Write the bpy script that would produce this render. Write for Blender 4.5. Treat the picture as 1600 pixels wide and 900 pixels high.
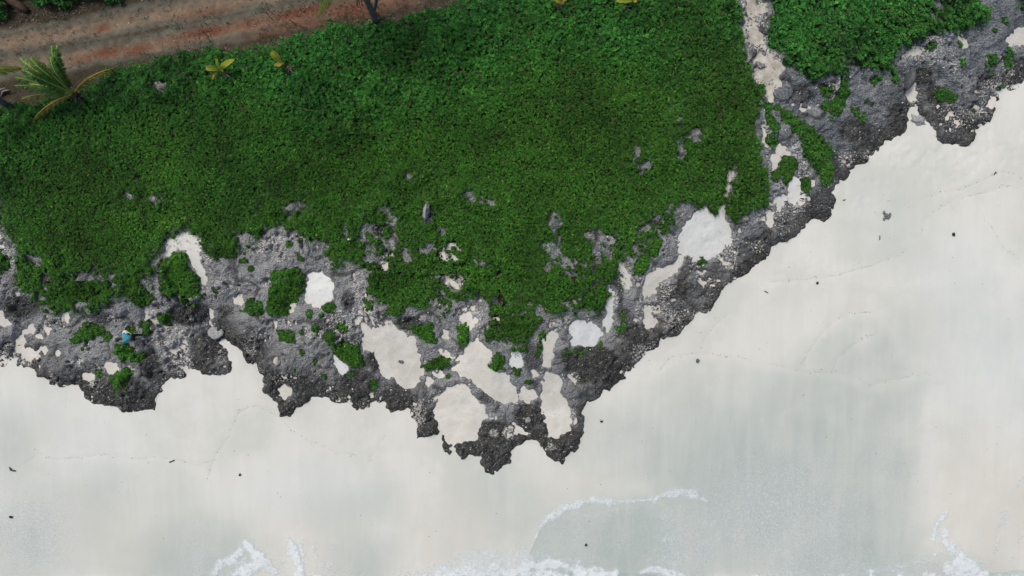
import bpy, math, random
import numpy as np
from mathutils import Vector
random.seed(7); RNG = np.random.default_rng(7)
for o in list(bpy.data.objects): bpy.data.objects.remove(o)
sc = bpy.context.scene
COL = sc.collection
# ------------------------------------------------------------------ camera, light, exposure
H = 36.0; PX = 30.0                                   # drone height (m); photo pixels per metre at z = 0
cam = bpy.data.cameras.new('camera'); cam_o = bpy.data.objects.new('camera', cam); COL.objects.link(cam_o)
cam_o.location = (0, 0, H); cam_o.rotation_euler = (0, 0, 0)
cam.sensor_width = 36; cam.angle = 2 * math.atan((800 / PX) / H); cam.clip_end = 2000
sc.camera = cam_o
w = bpy.data.worlds.new('World'); sc.world = w; w.use_nodes = True
nt = w.node_tree; bg = nt.nodes['Background']
sky = nt.nodes.new('ShaderNodeTexSky'); sky.sky_type = 'NISHITA'; sky.sun_disc = False
SUN_EL, SUN_AZ = math.radians(60), math.radians(-45)   # azimuth from +Y, sun in the upper left
sky.sun_elevation = SUN_EL; sky.sun_rotation = SUN_AZ; sky.air_density = 1.0; sky.dust_density = 6.0; sky.ozone_density = 0.6
nt.links.new(sky.outputs[0], bg.inputs[0]); bg.inputs[1].default_value = 0.11
sd = bpy.data.lights.new('sun', 'SUN'); sd.energy = 1.5; sd.angle = math.radians(12); sd.color = (1.0, 0.98, 0.93)
so = bpy.data.objects.new('sun', sd); COL.objects.link(so); so.location = (-20, 25, 60)
sv = Vector((math.cos(SUN_EL) * math.sin(SUN_AZ), math.cos(SUN_EL) * math.cos(SUN_AZ), math.sin(SUN_EL)))
so.rotation_euler = (-sv).to_track_quat('-Z', 'Y').to_euler()
sc.view_settings.view_transform = 'Standard'; sc.view_settings.look = 'None'
sc.view_settings.exposure = 0.11; sc.view_settings.gamma = 1.0
sc.render.resolution_x = 1024; sc.render.resolution_y = 576
sc.cycles.max_bounces = 6

# ------------------------------------------------------------------ noise and distance fields on a map grid
_T = np.random.default_rng(11).random((64, 64))
def vnoise(u, v, scale, seed=0):
    x = u / scale + seed * 17.31; y = v / scale + seed * 9.73
    xi = np.floor(x).astype(int); yi = np.floor(y).astype(int)
    fx = x - xi; fy = y - yi
    fx = fx * fx * (3 - 2 * fx); fy = fy * fy * (3 - 2 * fy)
    def h(a, b):
        n = (a * 374761393 + b * 668265263 + seed * 144269) & 0x7fffffff
        n = ((n ^ (n >> 13)) * 1274126177) & 0x7fffffff
        return ((n ^ (n >> 16)) & 0xffff) / 65535.0
    a = h(xi, yi); b = h(xi + 1, yi); c = h(xi, yi + 1); d = h(xi + 1, yi + 1)
    return (a + (b - a) * fx) * (1 - fy) + (c + (d - c) * fx) * fy
def fbm(u, v, scale, seed=0, octv=4, gain=0.5):
    s = 0; a = 1; t = 0
    for i in range(octv):
        ang = 0.6 * i; uu = u * math.cos(ang) - v * math.sin(ang); vv = u * math.sin(ang) + v * math.cos(ang)
        s = s + a * vnoise(uu, vv, scale / 2 ** i, seed + i * 3); t += a; a *= gain
    return s / t
def sstep(a, b, x):
    t = np.clip((x - a) / (b - a), 0, 1); return t * t * (3 - 2 * t)
ST = 2.0
U0, U1, V0, V1 = -400, 2000, -350, 1250
gu = np.arange(U0, U1 + 1, ST); gv = np.arange(V0, V1 + 1, ST)
GU, GV = np.meshgrid(gu, gv)
NR, NC = GU.shape
def seg_dist(poly, closed, clip, out=None):
    D = np.full(GU.shape, clip, float) if out is None else out
    n = len(poly)
    for i in range(n if closed else n - 1):
        ax, ay = poly[i]; bx, by = poly[(i + 1) % n]
        c0 = max(0, int((min(ax, bx) - clip - U0) / ST)); c1 = min(NC, int((max(ax, bx) + clip - U0) / ST) + 2)
        r0 = max(0, int((min(ay, by) - clip - V0) / ST)); r1 = min(NR, int((max(ay, by) + clip - V0) / ST) + 2)
        if c0 >= c1 or r0 >= r1: continue
        x = GU[r0:r1, c0:c1]; y = GV[r0:r1, c0:c1]
        dx, dy = bx - ax, by - ay; L = dx * dx + dy * dy + 1e-9
        t = np.clip(((x - ax) * dx + (y - ay) * dy) / L, 0, 1)
        d = np.hypot(x - ax - t * dx, y - ay - t * dy)
        D[r0:r1, c0:c1] = np.minimum(D[r0:r1, c0:c1], d)
    return D
def sdf(poly, clip=60.0):
    D = seg_dist(poly, True, clip)
    ins = np.zeros(GU.shape, bool); n = len(poly)
    for i in range(n):
        ax, ay = poly[i]; bx, by = poly[(i + 1) % n]
        if ay == by: continue
        r = (gv >= min(ay, by)) & (gv < max(ay, by))
        if not r.any(): continue
        xs = ax + (gv[r] - ay) * (bx - ax) / (by - ay)
        ins[r] ^= gu[None, :] < xs[:, None]
    return np.where(ins, D, -D)
def ell(cx, cy, rx, ry):
    q = np.sqrt(((GU - cx) / rx) ** 2 + ((GV - cy) / ry) ** 2)
    return np.clip((1 - q) * min(rx, ry), -60, 60)
def samp(A, u, v):
    x = np.clip((np.asarray(u, float) - U0) / ST, 0, NC - 1.001); y = np.clip((np.asarray(v, float) - V0) / ST, 0, NR - 1.001)
    i = x.astype(int); j = y.astype(int); fx = x - i; fy = y - j
    return (A[j, i] * (1 - fx) + A[j, i + 1] * fx) * (1 - fy) + (A[j + 1, i] * (1 - fx) + A[j + 1, i + 1] * fx) * fy

# ------------------------------------------------------------------ traced plan of the coast (map units)
COAST = [(-700,640),(-400,600),(-200,585),(-60,580),(0,576),(11,572),(17,562),(25,562),(27,571),(45,572),(56,582),(57,590),(80,600),(120,605),(132,612),(136,622),
 (145,630),(160,636),(180,639),(190,644),(200,645),(212,640),(230,642),(241,641),(245,630),(252,615),(258,596),(268,592),(280,594),
 (290,590),(303,573),(312,578),(316,582),(335,585),(350,584),(358,580),(362,570),(358,560),(352,548),(342,535),(346,528),(353,530),
 (370,540),(380,550),(385,562),(395,573),(400,572),(405,580),(412,588),(410,598),(408,610),(416,617),(432,623),(437,640),(438,648),
 (444,651),(455,648),(470,635),(480,628),(488,620),(500,618),(515,620),(525,627),(545,630),(555,637),(575,638),(583,630),(600,631),
 (608,640),(612,645),(625,640),(638,630),(643,640),(648,655),(651,672),(652,681),(686,680),(689,676),(690,684),(687,702),(695,712),(702,709),(706,698),(712,700),(716,708),(720,718),
 (735,716),(745,712),(750,714),(755,725),(762,735),(770,739),(775,733),(785,730),(797,724),(800,707),(805,698),(820,690),(832,683),
 (837,690),(840,700),(852,707),(856,712),(868,718),(880,725),(890,712),(900,705),(911,690),(913,670),(912,655),(908,645),(915,633),
 (930,622),(945,610),(953,612),(962,605),(975,590),(980,580),(995,570),(1005,557),(1010,548),(1025,540),(1027,532),(1060,522),
 (1068,510),(1083,498),(1110,485),(1117,470),(1135,450),(1165,430),(1178,415),(1195,405),(1203,395),(1206,385),(1215,376),(1230,375),
 (1245,367),(1255,360),(1262,350),(1270,345),(1280,345),(1293,346),(1300,335),(1304,315),(1303,300),(1308,290),(1320,283),(1330,270),
 (1335,258),(1350,255),(1358,243),(1372,238),(1380,228),(1385,222),(1395,215),(1405,210),(1415,200),(1419,188),(1417,168),(1423,163),(1430,170),
 (1440,185),(1452,195),(1458,212),(1470,222),(1490,226),(1510,227),(1520,220),(1528,205),(1532,200),(1545,190),(1550,183),(1558,170),
 (1562,155),(1563,138),(1568,140),(1580,142),(1590,135),(1600,126),(1660,90),(1800,20),(2300,-200),(2300,-900),(-700,-900)]
POCKETS = [
 [(265,373),(275,370),(285,368),(292,362),(300,370),(308,367),(311,380),(314,395),(312,410),(320,425),(325,437),(323,450),(318,447),(312,430),(303,420),(296,405),(290,392),(277,388),(268,398),(258,400),(262,388)],
 [(480,428),(500,425),(515,435),(520,450),(525,462),(515,470),(505,478),(490,478),(480,470),(478,455),(480,440)],
 [(566,506),(575,512),(595,513),(608,502),(620,508),(630,518),(635,528),(648,528),(652,540),(657,560),(661,580),(655,595),(645,608),(632,611),(622,600),(615,590),(605,592),(595,580),(590,562),(585,550),(570,545),(566,540),(570,525)],
 [(735,535),(745,530),(755,540),(765,550),(762,570),(768,580),(790,585),(800,600),(812,615),(808,625),(795,632),(780,630),(760,615),(745,600),(735,590),(720,588),(705,580),(712,570),(725,550)],
 [(700,608),(715,600),(728,599),(735,612),(745,625),(755,635),(759,648),(752,662),(745,680),(742,688),(720,690),(710,697),(700,690),(695,678),(685,665),(678,652),(682,635),(690,620)],
 [(858,582),(875,590),(883,597),(875,610),(882,620),(888,640),(890,660),(893,672),(880,678),(870,682),(858,682),(852,660),(847,625),(848,600),(852,588)],
 [(895,505),(910,502),(925,503),(935,515),(944,523),(935,530),(925,540),(910,543),(895,538),(892,525),(891,510)],
 [(860,518),(868,520),(870,530),(863,545),(862,560),(858,572),(848,570),(850,555),(852,540),(848,528)],
 [(1098,322),(1110,330),(1120,336),(1130,343),(1138,352),(1141,365),(1138,378),(1125,392),(1110,402),(1100,406),(1085,403),(1075,400),(1062,397),(1060,388),(1063,370),(1070,355),(1080,340),(1090,330)],
 [(1142,255),(1150,256),(1146,275),(1139,295),(1133,315),(1129,340),(1121,338),(1124,310),(1131,290),(1139,270)],
 [(1060,398),(1069,400),(1065,415),(1055,427),(1040,434),(1030,442),(1025,457),(1008,464),(1003,455),(1010,430),(1025,422),(1045,418),(1055,412)],
 [(950,440),(958,455),(957,480),(955,505),(948,515),(943,505),(948,480)],
 [(965,405),(975,418),(985,433),(984,450),(975,450),(970,428)],
 [(1008,480),(1018,480),(1018,495),(1025,505),(1022,512),(1010,513),(1005,505),(1008,492)],
 [(816,605),(830,610),(838,620),(825,628),(815,622)],
 [(802,662),(812,666),(820,675),(828,675),(818,680),(806,676)],
 [(803,546),(812,550),(817,565),(812,574),(800,577),(795,560)],
 [(720,495),(733,490),(740,505),(735,517),(725,512)],
 [(97,490),(104,487),(108,496),(103,503),(97,497)],
 [(26,532),(32,525),(40,527),(42,535),(36,540),(28,538)],
 [(42,508),(50,506),(57,515),(55,523),(48,520)],
 [(36,517),(42,514),(47,522),(42,527)],
 [(36,550),(42,543),(50,546),(62,549),(60,556),(48,563),(40,562)],
 [(63,543),(70,540),(75,547),(70,553),(64,550)],
 [(85,548),(92,546),(95,553),(91,558),(86,555)],
 [(-20,488),(2,488),(10,497),(18,506),(8,509),(-20,506)],
 [(56,522),(63,521),(64,528),(57,530)],
 [(129,584),(136,581),(142,588),(140,594),(131,591)],
 [(166,575),(172,568),(180,567),(188,577),(182,585),(170,587)],
 [(188,573),(200,569),(205,573),(200,577)],
 [(225,477),(230,478),(232,498),(228,497)],
 [(327,480),(330,482),(335,503),(333,512),(329,505)],
 [(518,548),(530,560),(545,578),(543,586),(533,582),(525,575)],
 [(364,466),(375,463),(381,472),(377,478),(368,475)],
 [(450,470),(460,468),(466,478),(455,486),(450,480)],
 [(435,610),(446,602),(457,609),(452,617),(444,626),(438,620)],
 [(664,591),(672,589),(676,597),(670,603),(664,599)],
 [(677,583),(687,581),(696,587),(690,594),(681,592)],
 [(688,548),(700,552),(702,559),(692,560)],
 [(694,515),(702,518),(700,532),(694,527)],
 [(1143,-80),(1195,-80),(1195,0),(1201,25),(1202,45),(1205,62),(1215,75),(1222,90),(1228,105),(1230,120),(1235,135),(1245,150),(1258,160),(1264,168),(1252,172),(1240,166),(1228,160),(1217,152),(1208,158),(1198,158),(1188,157),(1187,140),(1172,120),(1167,105),(1165,80),(1160,52),(1150,25),(1143,0)],
 [(1233,285),(1240,277),(1252,280),(1256,286),(1250,300),(1241,317),(1235,310)],
 [(1216,310),(1221,309),(1220,330),(1215,332)],
 [(1266,283),(1274,281),(1274,290),(1268,294)],
 [(1197,328),(1205,330),(1208,355),(1203,364),(1198,350)],
 [(1497,58),(1508,57),(1512,70),(1505,75),(1499,68)],
 [(1575,60),(1585,50),(1595,42),(1640,40),(1640,75),(1600,73),(1590,70),(1578,74)],
 [(1420,75),(1432,72),(1440,80),(1430,88),(1420,86)],
 [(1544,157),(1552,153),(1556,163),(1549,170),(1543,166)],
 [(1420,130),(1428,132),(1431,150),(1424,160),(1417,157),(1415,143)],
 [(1205,245),(1213,240),(1219,250),(1212,263),(1206,258)],
 [(1214,224),(1224,228),(1230,237),(1225,247),(1216,240)],
 [(830,580),(836,576),(840,584),(834,590)],
]
VEG = [
 [(-700,330),(-60,330),(8,325),(10,360),(18,378),(30,390),(33,420),(32,445),(40,455),(60,475),(75,485),(97,485),(118,486),(121,498),(135,487),(150,487),(170,480),(185,470),
  (200,460),(215,465),(222,475),(235,475),(247,468),(250,440),(246,425),(250,400),(260,378),(275,368),(290,360),(300,366),(311,364),(318,388),(335,395),(345,400),(355,402),(368,400),
  (375,392),(390,385),(400,372),(415,362),(440,357),(455,365),(470,353),(478,372),(500,378),(508,385),(505,400),(510,412),(520,418),(530,420),(545,415),(562,412),(580,420),(576,450),
  (580,462),(590,475),(600,480),(610,490),(625,492),(635,480),(645,470),(660,478),(680,475),(690,490),(700,490),(715,475),(735,470),(748,460),(760,470),(765,490),(757,512),(763,528),
  (785,527),(800,545),(812,545),(820,535),(828,525),(832,510),(845,500),(858,490),(872,492),(885,485),(900,490),(905,480),(920,478),(935,488),(943,475),(952,455),(948,442),(962,430),(972,450),(968,430),
  (965,408),(985,408),(990,395),(1005,385),(1010,370),(1030,365),(1050,360),(1055,345),(1050,328),(1060,316),(1080,320),(1090,330),(1100,322),(1112,331),(1119,336),(1123,328),(1127,308),
  (1134,288),(1141,265),(1145,255),(1149,258),(1145,277),(1139,297),(1133,318),(1131,335),(1140,353),(1145,360),(1150,345),(1160,342),(1175,330),(1185,325),(1196,315),(1200,300),(1203,285),(1195,270),(1185,230),(1180,190),(1183,170),
  (1188,157),(1187,140),(1172,120),(1167,108),(1165,80),(1160,52),(1150,25),(1143,0),(1140,-400),(760,-400),(755,-60),(742,0),(710,8),(680,14),(650,20),(620,28),(590,35),(560,42),
  (540,40),(520,42),(495,50),(470,58),(440,65),(425,72),(415,76),(390,78),(360,80),(330,83),(310,85),(285,88),(265,92),(250,98),(225,102),(200,108),(180,112),(160,120),(145,135),(125,150),(90,150),(60,158),(25,160),(10,170),(-60,175),(-700,260)],
 [(1195,-400),(1195,0),(1200,20),(1202,40),(1203,60),(1215,75),(1225,90),(1230,110),(1232,120),(1245,122),(1265,130),(1285,128),(1300,122),(1310,115),(1318,98),(1325,90),(1330,100),(1340,110),(1355,115),
  (1370,117),(1385,113),(1388,100),(1400,88),(1405,75),(1430,65),(1445,55),(1465,45),(1500,48),(1515,40),(1535,32),(1535,18),(1525,5),(1522,-400)],
 [(1590,0),(1600,22),(1640,20),(1700,-40),(1700,-400),(1600,-400),(1592,-60)],
]
WINDOWS = [(240,310,7,5),(205,308,4,4),(65,405,10,7),(80,432,9,17),(135,434,14,4),(236,437,8,8),(395,376,11,6),(468,328,16,7),(475,336,6,4),(543,367,4,7),(600,326,5,4),(593,362,10,9),(617,360,5,14),
 (617,373,10,9),(586,388,5,5),(662,390,12,8),(642,402,11,9),(695,366,8,6),(575,404,16,7),(545,410,12,5),(560,420,14,8),(640,280,6,3),(740,305,8,3),(765,316,5,3),(754,412,5,6),(668,330,6,12),
 (992,243,6,8),(1005,259,7,7),(1015,251,6,7),(1024,247,4,5),(1059,233,3,13),(865,352,7,11),(858,386,11,8),(864,398,7,12),(855,418,7,9),(880,410,8,5),(935,372,14,9),(932,390,8,17),(927,410,5,12),(926,440,4,15),(947,395,6,10),
 (1015,356,8,9),(1024,345,5,8),(1036,332,4,7),(1068,322,11,5),(1045,318,5,6),(815,490,8,6),(840,480,5,8),(824,474,4,4),(705,395,4,4),(3,340,5,22),(1335,70,4,14),(1355,72,6,7),(1455,28,7,10),
 (1463,8,8,5),(615,380,8,6),(700,440,9,7),(712,447,12,7),(727,440,5,5),(571,365,4,7),(605,135,5,4),(262,138,9,7),(1083,212,5,4),(985,225,3,3)]
# zones where white coral sand shows between the plants / stones: cx, cy, rx, ry, strength
SPECK = [(610,412,22,24,.9),(708,396,32,24,.8),(715,436,34,18,.9),(650,425,40,10,.35),(74,512,13,16,.9),(145,592,8,16,.9),(117,568,7,11,.7),(131,565,8,14,.7),(86,585,5,9,.5),(65,575,4,6,.6),
 (410,520,22,18,.35),(440,505,35,12,.5),(490,520,30,14,.45),(180,498,14,10,.6),(1555,142,16,14,.75),(1525,172,8,16,.6),(1260,30,0.1,0.1,0),(1480,25,40,22,.3),(1195,195,8,36,.9),(1205,225,16,16,.5),
 (780,505,22,18,.7),(745,492,14,14,.6),(660,700,0.1,0.1,0),(655,645,16,30,.55),(795,675,14,14,.7),(770,650,12,10,.6),(772,676,10,8,.8),(895,590,14,14,.5),(893,650,10,18,.6),(860,697,10,8,.5),(1040,450,20,20,.5),
 (1030,470,30,16,.4),(975,430,18,24,.6),(960,470,10,20,.7),(1090,410,24,14,.4),(1180,385,22,16,.3),(1430,240,0.1,0.1,0),(1495,180,40,30,.35),(1570,110,14,22,.45),(300,395,0.1,0.1,0),(470,370,26,16,.4),(440,400,24,16,.4),(425,440,18,14,.6),
 (700,560,12,10,.5),(445,590,20,16,.35),(350,555,9,20,.4),(1425,150,14,28,.5),(380,450,24,10,.3),(1240,300,20,25,.4),(1320,250,16,20,.4),(30,420,14,30,.35),(190,528,10,5,.8),(1215,100,10,50,.0)]
# darker, rougher karst: cx, cy, rx, ry, amount
DARKS = [(785,692,120,46,1.),(872,690,52,46,1.),(662,662,32,34,.9),(200,626,80,26,1.),(450,636,44,20,.9),(600,620,60,18,.6),(1120,465,90,26,.5),(300,490,45,28,.8),(330,545,26,30,.7),(920,570,70,42,.9),(880,560,30,20,.5),(825,650,34,26,1.),(800,700,60,24,.9),(870,700,40,24,1.),(665,665,24,22,.7),(725,700,24,16,.8),(770,620,40,18,.5),
 (1330,205,40,30,.6),(1250,150,28,22,.75),(1322,100,14,12,1.),(1436,122,22,20,1.),(1455,150,20,22,.9),(1495,195,44,28,.55),(1555,165,22,26,.7),(1590,120,24,20,.6),(1245,345,50,16,.4),(1060,460,60,30,.5),
 (1000,520,60,24,.6),(40,480,46,26,.6),(60,590,50,20,.55),(200,610,50,34,.8),(240,570,26,40,.8),(120,600,40,20,.6),(450,600,70,26,.6),(560,600,50,36,.7),(640,505,30,16,.7),(585,560,12,30,.8),(600,360,24,14,.9),(80,435,14,20,.9),
 (256,425,6,30,1.),(5,345,6,25,1.),(270,455,24,20,.7),(545,470,16,22,.5),(1340,40,8,60,.9),(430,555,30,16,.3),(1385,195,20,24,.4),(355,485,22,14,.5)]
# clumps that stand alone on the rock, each a thing of its own: polygon, label
CLUMPS = [
 ([(252,410),(265,400),(275,392),(290,395),(297,408),(303,422),(310,432),(315,448),(318,462),(300,466),(280,463),(262,460),(255,440)], 'large dense creeper clump in the bend of the hooked white sand pocket'),
 ([(432,425),(450,418),(470,420),(480,435),(478,455),(468,468),(455,478),(456,490),(445,496),(430,493),(422,485),(428,466),(425,445)], 'tall green creeper clump against the left side of a rounded pale sand pocket'),
 ([(385,470),(400,465),(417,470),(418,485),(410,497),(400,495),(390,490),(378,488)], 'rounded green creeper clump with a small white sand spot at its upper left'),
 ([(437,518),(450,512),(463,520),(464,533),(455,537),(440,530)], 'small round creeper clump alone on smooth grey rock'),
 ([(507,520),(520,515),(528,525),(525,535),(545,535),(560,540),(570,555),(573,570),(560,574),(545,570),(535,560),(525,550),(513,537)], 'long diagonal creeper clump with a slanting white sand strip on its lower side'),
 ([(525,505),(540,500),(550,508),(547,518),(538,520),(530,515)], 'small creeper clump left of the largest beige sand pocket'),
 ([(570,468),(580,470),(582,482),(576,488),(569,480)], 'tiny upright creeper tuft on grey rock left of the fringe of the green cover'),
 ([(640,510),(660,505),(675,502),(680,512),(680,520),(688,530),(685,543),(670,535),(655,530),(645,520)], 'ragged creeper clump at the upper right of the largest beige sand pocket'),
 ([(660,575),(670,562),(685,556),(700,555),(708,560),(700,575),(690,580),(680,575),(665,578)], 'creeper clump between the largest beige pocket and the bent sand pocket'),
 ([(715,510),(730,500),(735,520),(733,535),(722,537),(714,530)], 'upright creeper clump just above the bent sand pocket'),
 ([(763,575),(768,555),(780,548),(789,560),(787,578),(775,583)], 'creeper clump filling the inner corner of the bent sand pocket'),
 ([(792,565),(800,575),(815,575),(813,586),(803,584)], 'little creeper clump below a small bright white sand spot'),
 ([(816,603),(825,592),(830,597),(821,606)], 'tiny slanting creeper tuft above a thumb sized pale sand pocket'),
 ([(838,530),(845,513),(853,518),(849,545),(842,562),(835,555)], 'narrow creeper clump hugging the left side of a narrow upright sand strip'),
 ([(895,545),(912,543),(916,553),(905,559),(896,552)], 'creeper clump on the lower rim of the bluish white sand pocket'),
 ([(879,556),(884,545),(892,545),(893,555),(885,559)], 'smaller creeper clump at the lower left of the bluish white sand pocket'),
 ([(929,540),(938,532),(942,540),(936,548)], 'tiny creeper tuft at the lower right of the bluish white sand pocket'),
 ([(951,520),(962,508),(975,501),(981,510),(970,521),(958,524)], 'slanting creeper clump at the foot of a long white sand strip'),
 ([(966,491),(975,485),(980,492),(973,499)], 'small round creeper tuft right of a long white sand strip'),
 ([(1089,409),(1096,402),(1106,406),(1103,413),(1094,414)], 'small creeper tuft on the lower rim of the big white sand bowl'),
 ([(1000,398),(1015,392),(1013,415),(1005,427),(990,430),(988,412)], 'creeper clump on grey rock left of the narrow sand tail below the bowl'),
 ([(1012,375),(1030,368),(1033,385),(1022,404),(1011,400)], 'creeper clump on grey rock left of the big white sand bowl'),
 ([(172,590),(185,580),(200,575),(210,582),(207,595),(195,605),(185,617),(178,608),(172,600)], 'bright creeper clump under a white sand spot near the rounded rock point'),
 ([(152,578),(160,575),(167,580),(160,589),(152,587)], 'small creeper clump left of a white sand spot near the rounded rock point'),
 ([(183,535),(195,533),(208,540),(215,550),(230,549),(234,558),(222,566),(205,563),(195,566),(187,558),(185,545)], 'branching creeper clump on the rock right beneath the person in turquoise'),
 ([(216,505),(230,500),(241,505),(238,520),(231,525),(226,514)], 'bent creeper clump on grey rock up and right of the person'),
 ([(250,495),(262,487),(271,490),(268,507),(255,511)], 'square creeper clump left of the dark rough hollow'),
 ([(118,524),(130,510),(145,503),(165,510),(167,518),(150,525),(140,533),(112,538)], 'patchy creeper clump on grey rock up and left of the person'),
 ([(202,516),(211,511),(221,517),(214,523)], 'tiny creeper tuft just above the person in turquoise'),
 ([(166,528),(172,519),(182,523),(180,533),(170,534)], 'tiny creeper tuft to the left of the person in turquoise'),
 ([(1455,145),(1465,138),(1480,140),(1490,152),(1488,160),(1470,162),(1458,160)], 'bright creeper cushion on brown rough rock right of the dark leaning slab'),
 ([(1533,95),(1540,88),(1550,93),(1548,105),(1538,107)], 'round creeper cushion on blue grey rock near the right edge'),
 ([(1491,68),(1498,63),(1502,72),(1496,78)], 'tiny creeper tuft left of a small white sand spot'),
 ([(1490,98),(1498,92),(1504,102),(1498,111),(1491,106)], 'small creeper tuft in the middle of the blue grey rock'),
 ([(1305,140),(1310,118),(1318,115),(1322,140),(1326,150),(1318,165),(1310,183),(1297,180),(1287,172),(1262,171),(1262,165),(1290,160),(1300,155)], 'stepped creeper clump draped down the dark rock below the right hand scrub'),
 ([(1275,135),(1290,133),(1301,140),(1295,152),(1280,151)], 'creeper cushion on the dark rock left of the stepped clump'),
 ([(1328,170),(1340,167),(1350,180),(1356,190),(1345,195),(1333,186)], 'slanting creeper clump on blue grey rock right of the stepped clump'),
 ([(1387,115),(1398,112),(1402,125),(1398,134),(1390,131)], 'creeper clump on blue grey rock left of the dark leaning slab'),
 ([(1360,122),(1370,118),(1373,127),(1364,134),(1357,132)], 'small dull creeper clump under the edge of the right hand scrub'),
 ([(1575,28),(1586,22),(1590,40),(1580,56),(1575,75),(1577,95),(1571,114),(1563,108),(1567,80),(1570,50)], 'long creeper strip running down the rock at the right edge'),
 ([(1557,128),(1561,128),(1563,140),(1560,144),(1555,138)], 'tiny bright creeper tuft at the cliff edge beside white rubble'),
 ([(1203,270),(1213,262),(1225,245),(1240,246),(1245,265),(1237,280),(1226,292),(1221,276),(1205,287)], 'ragged creeper clump among white sand spots right of the main cover'),
 ([(1252,275),(1260,268),(1268,285),(1260,303),(1251,298)], 'upright creeper clump between two white sand spots'),
 ([(1223,311),(1229,306),(1235,313),(1230,320),(1223,318)], 'small creeper tuft on grey rock left of a pear shaped sand spot'),
 ([(1205,170),(1212,160),(1222,168),(1236,180),(1250,190),(1263,205),(1283,222),(1298,236),(1303,262),(1300,283),(1293,294),(1281,286),(1268,265),(1256,246),(1246,226),(1234,205),(1218,190)], 'long broad creeper band slanting down the rock below the sandy path'),
 ([(1187,165),(1197,158),(1207,162),(1206,182),(1216,198),(1210,214),(1218,224),(1205,236),(1194,222),(1199,200),(1190,186)], 'creeper clump at the foot of the sandy path beside a row of pale rubble'),
 ([(-15,395),(3,392),(14,402),(20,418),(10,432),(-15,436)], 'creeper clump cut by the left edge of the picture'),
 ([(860,600),(861,600),(861,601)], ''),
]
TUFTS = [(485,490,6,9),(503,493,4,5),(515,480,12,8),(495,513,7,8),(473,518,4,6),(472,550,4,5),(493,565,4,5),(462,577,3,6),(509,588,4,6),(549,583,5,5),(586,600,7,9),(350,495,5,3),(207,595,0.1,0.1),
 (290,470,8,3),(305,475,7,5),(1293,188,5,4),(1310,205,0.1,0.1),(1350,160,4,5),(1358,165,3,4),(1532,107,4,4),(1540,120,4,4),(1518,175,3,4),(1450,75,7,6),(1440,130,0.1,0.1),(1565,35,5,8),(1550,50,4,4),(700,588,4,4),(205,610,5,4),
 (257,552,4,2),(135,543,3,3),(345,490,4,3),(340,455,6,4),(385,408,8,5),(398,420,6,5),(475,405,6,4),(455,382,5,5),(470,398,4,3),(1040,340,6,7),(850,605,0.1,0.1)]
TUFTS = [t for t in TUFTS if t[2] > 1]

TUFT_LABELS = ['lower tuft on the rock just below the rounded white sand pocket', 'tiny tuft touching the bottom edge of the rounded white sand pocket', 'wide tuft at the lower right corner of the rounded white sand pocket', 'leafy tuft above the upper end of the long diagonal creeper clump', 'tiny tuft right of the small round clump on smooth grey rock', 'tiny tuft on grey rock below the small round creeper clump', 'tiny tuft on grey rock left of the slanting white sand strip', 'thin upright tuft on dark rock near the cream coloured boulder', 'tuft on dark rough rock left of the beach point below the diagonal clump', 'tuft at the lower end of the slanting white sand strip', 'tuft on dark rock left of the lowest tip of the largest beige pocket', 'flat tuft on rock above the head of the sand inlet', 'tuft below the large clump beside the hooked sand pocket, left of the dark hollow', 'larger of the two tufts under the clump beside the hooked sand pocket', 'tuft on blue grey rock below the stepped creeper clump', 'tuft on blue grey rock right of the stepped creeper clump', 'thin tuft on rock between the stepped clump and the dark leaning slab', 'tiny tuft left of the round cushion near the right edge', 'tuft on rock just below the round cushion near the right edge', 'tuft on the pale speckled rock point at the far right', 'tuft under the edge of the scrub beside a white sand spot', 'upright tuft on rock near the top right corner', 'small tuft on rock left of the long creeper strip at the right edge', 'tuft between the two small white sand spots left of the octagonal pocket', 'tuft on grey rock below the bright clump near the rounded rock point', 'flat tuft on rock right of the person', 'tuft on dark rock at far left above the white sand spots', 'tiny tuft on rock above the head of the sand inlet', 'tuft on pale rock right of the hooked sand pocket tail', 'broad tuft on rock just under the green cover left of the centre', 'second tuft on rock below the green cover left of the centre', 'tuft on pale rock above the tall clump beside the rounded pocket', 'tuft near the top of the grey rock patch left of the centre', 'tuft in the middle of the grey rock patch left of the centre', 'tuft on the rock rim left of the big white sand bowl']
# ------------------------------------------------------------------ fields
c_sdf = sdf(COAST, 60.0)
# far distance on a coarse grid for the smooth ground level
cu = np.arange(U0, U1 + 17, 16.0); cv = np.arange(V0, V1 + 17, 16.0); CU, CV = np.meshgrid(cu, cv)
cd = np.full(CU.shape, 1e9)
for i in range(len(COAST) - 3):
    ax, ay = COAST[i]; bx, by = COAST[i + 1]; dx, dy = bx - ax, by - ay
    t = np.clip(((CU - ax) * dx + (CV - ay) * dy) / (dx * dx + dy * dy), 0, 1)
    cd = np.minimum(cd, np.hypot(CU - ax - t * dx, CV - ay - t * dy))
ci = (np.clip((GU - U0) / 16, 0, CU.shape[1] - 1.001)); cj = (np.clip((GV - V0) / 16, 0, CU.shape[0] - 1.001))
ii = ci.astype(int); jj = cj.astype(int); fx = ci - ii; fy = cj - jj
DCO = (cd[jj, ii] * (1 - fx) + cd[jj, ii + 1] * fx) * (1 - fy) + (cd[jj + 1, ii] * (1 - fx) + cd[jj + 1, ii + 1] * fx) * fy
DIN = np.where(c_sdf > 0, DCO, -DCO)
beach_z = np.where(GV > 450, 0.25 - 1.15 * (GV - 450) / 450, 0.25 + 0.2 * (450 - GV) / 450)
ZB = beach_z + 1.15 * sstep(0, 170, DIN) * np.where(DIN > 0, 1, 0)
ZB += 0.10 * (fbm(GU, GV, 160, 3, 2) - 0.5) * sstep(0, 60, np.abs(DIN))
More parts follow.
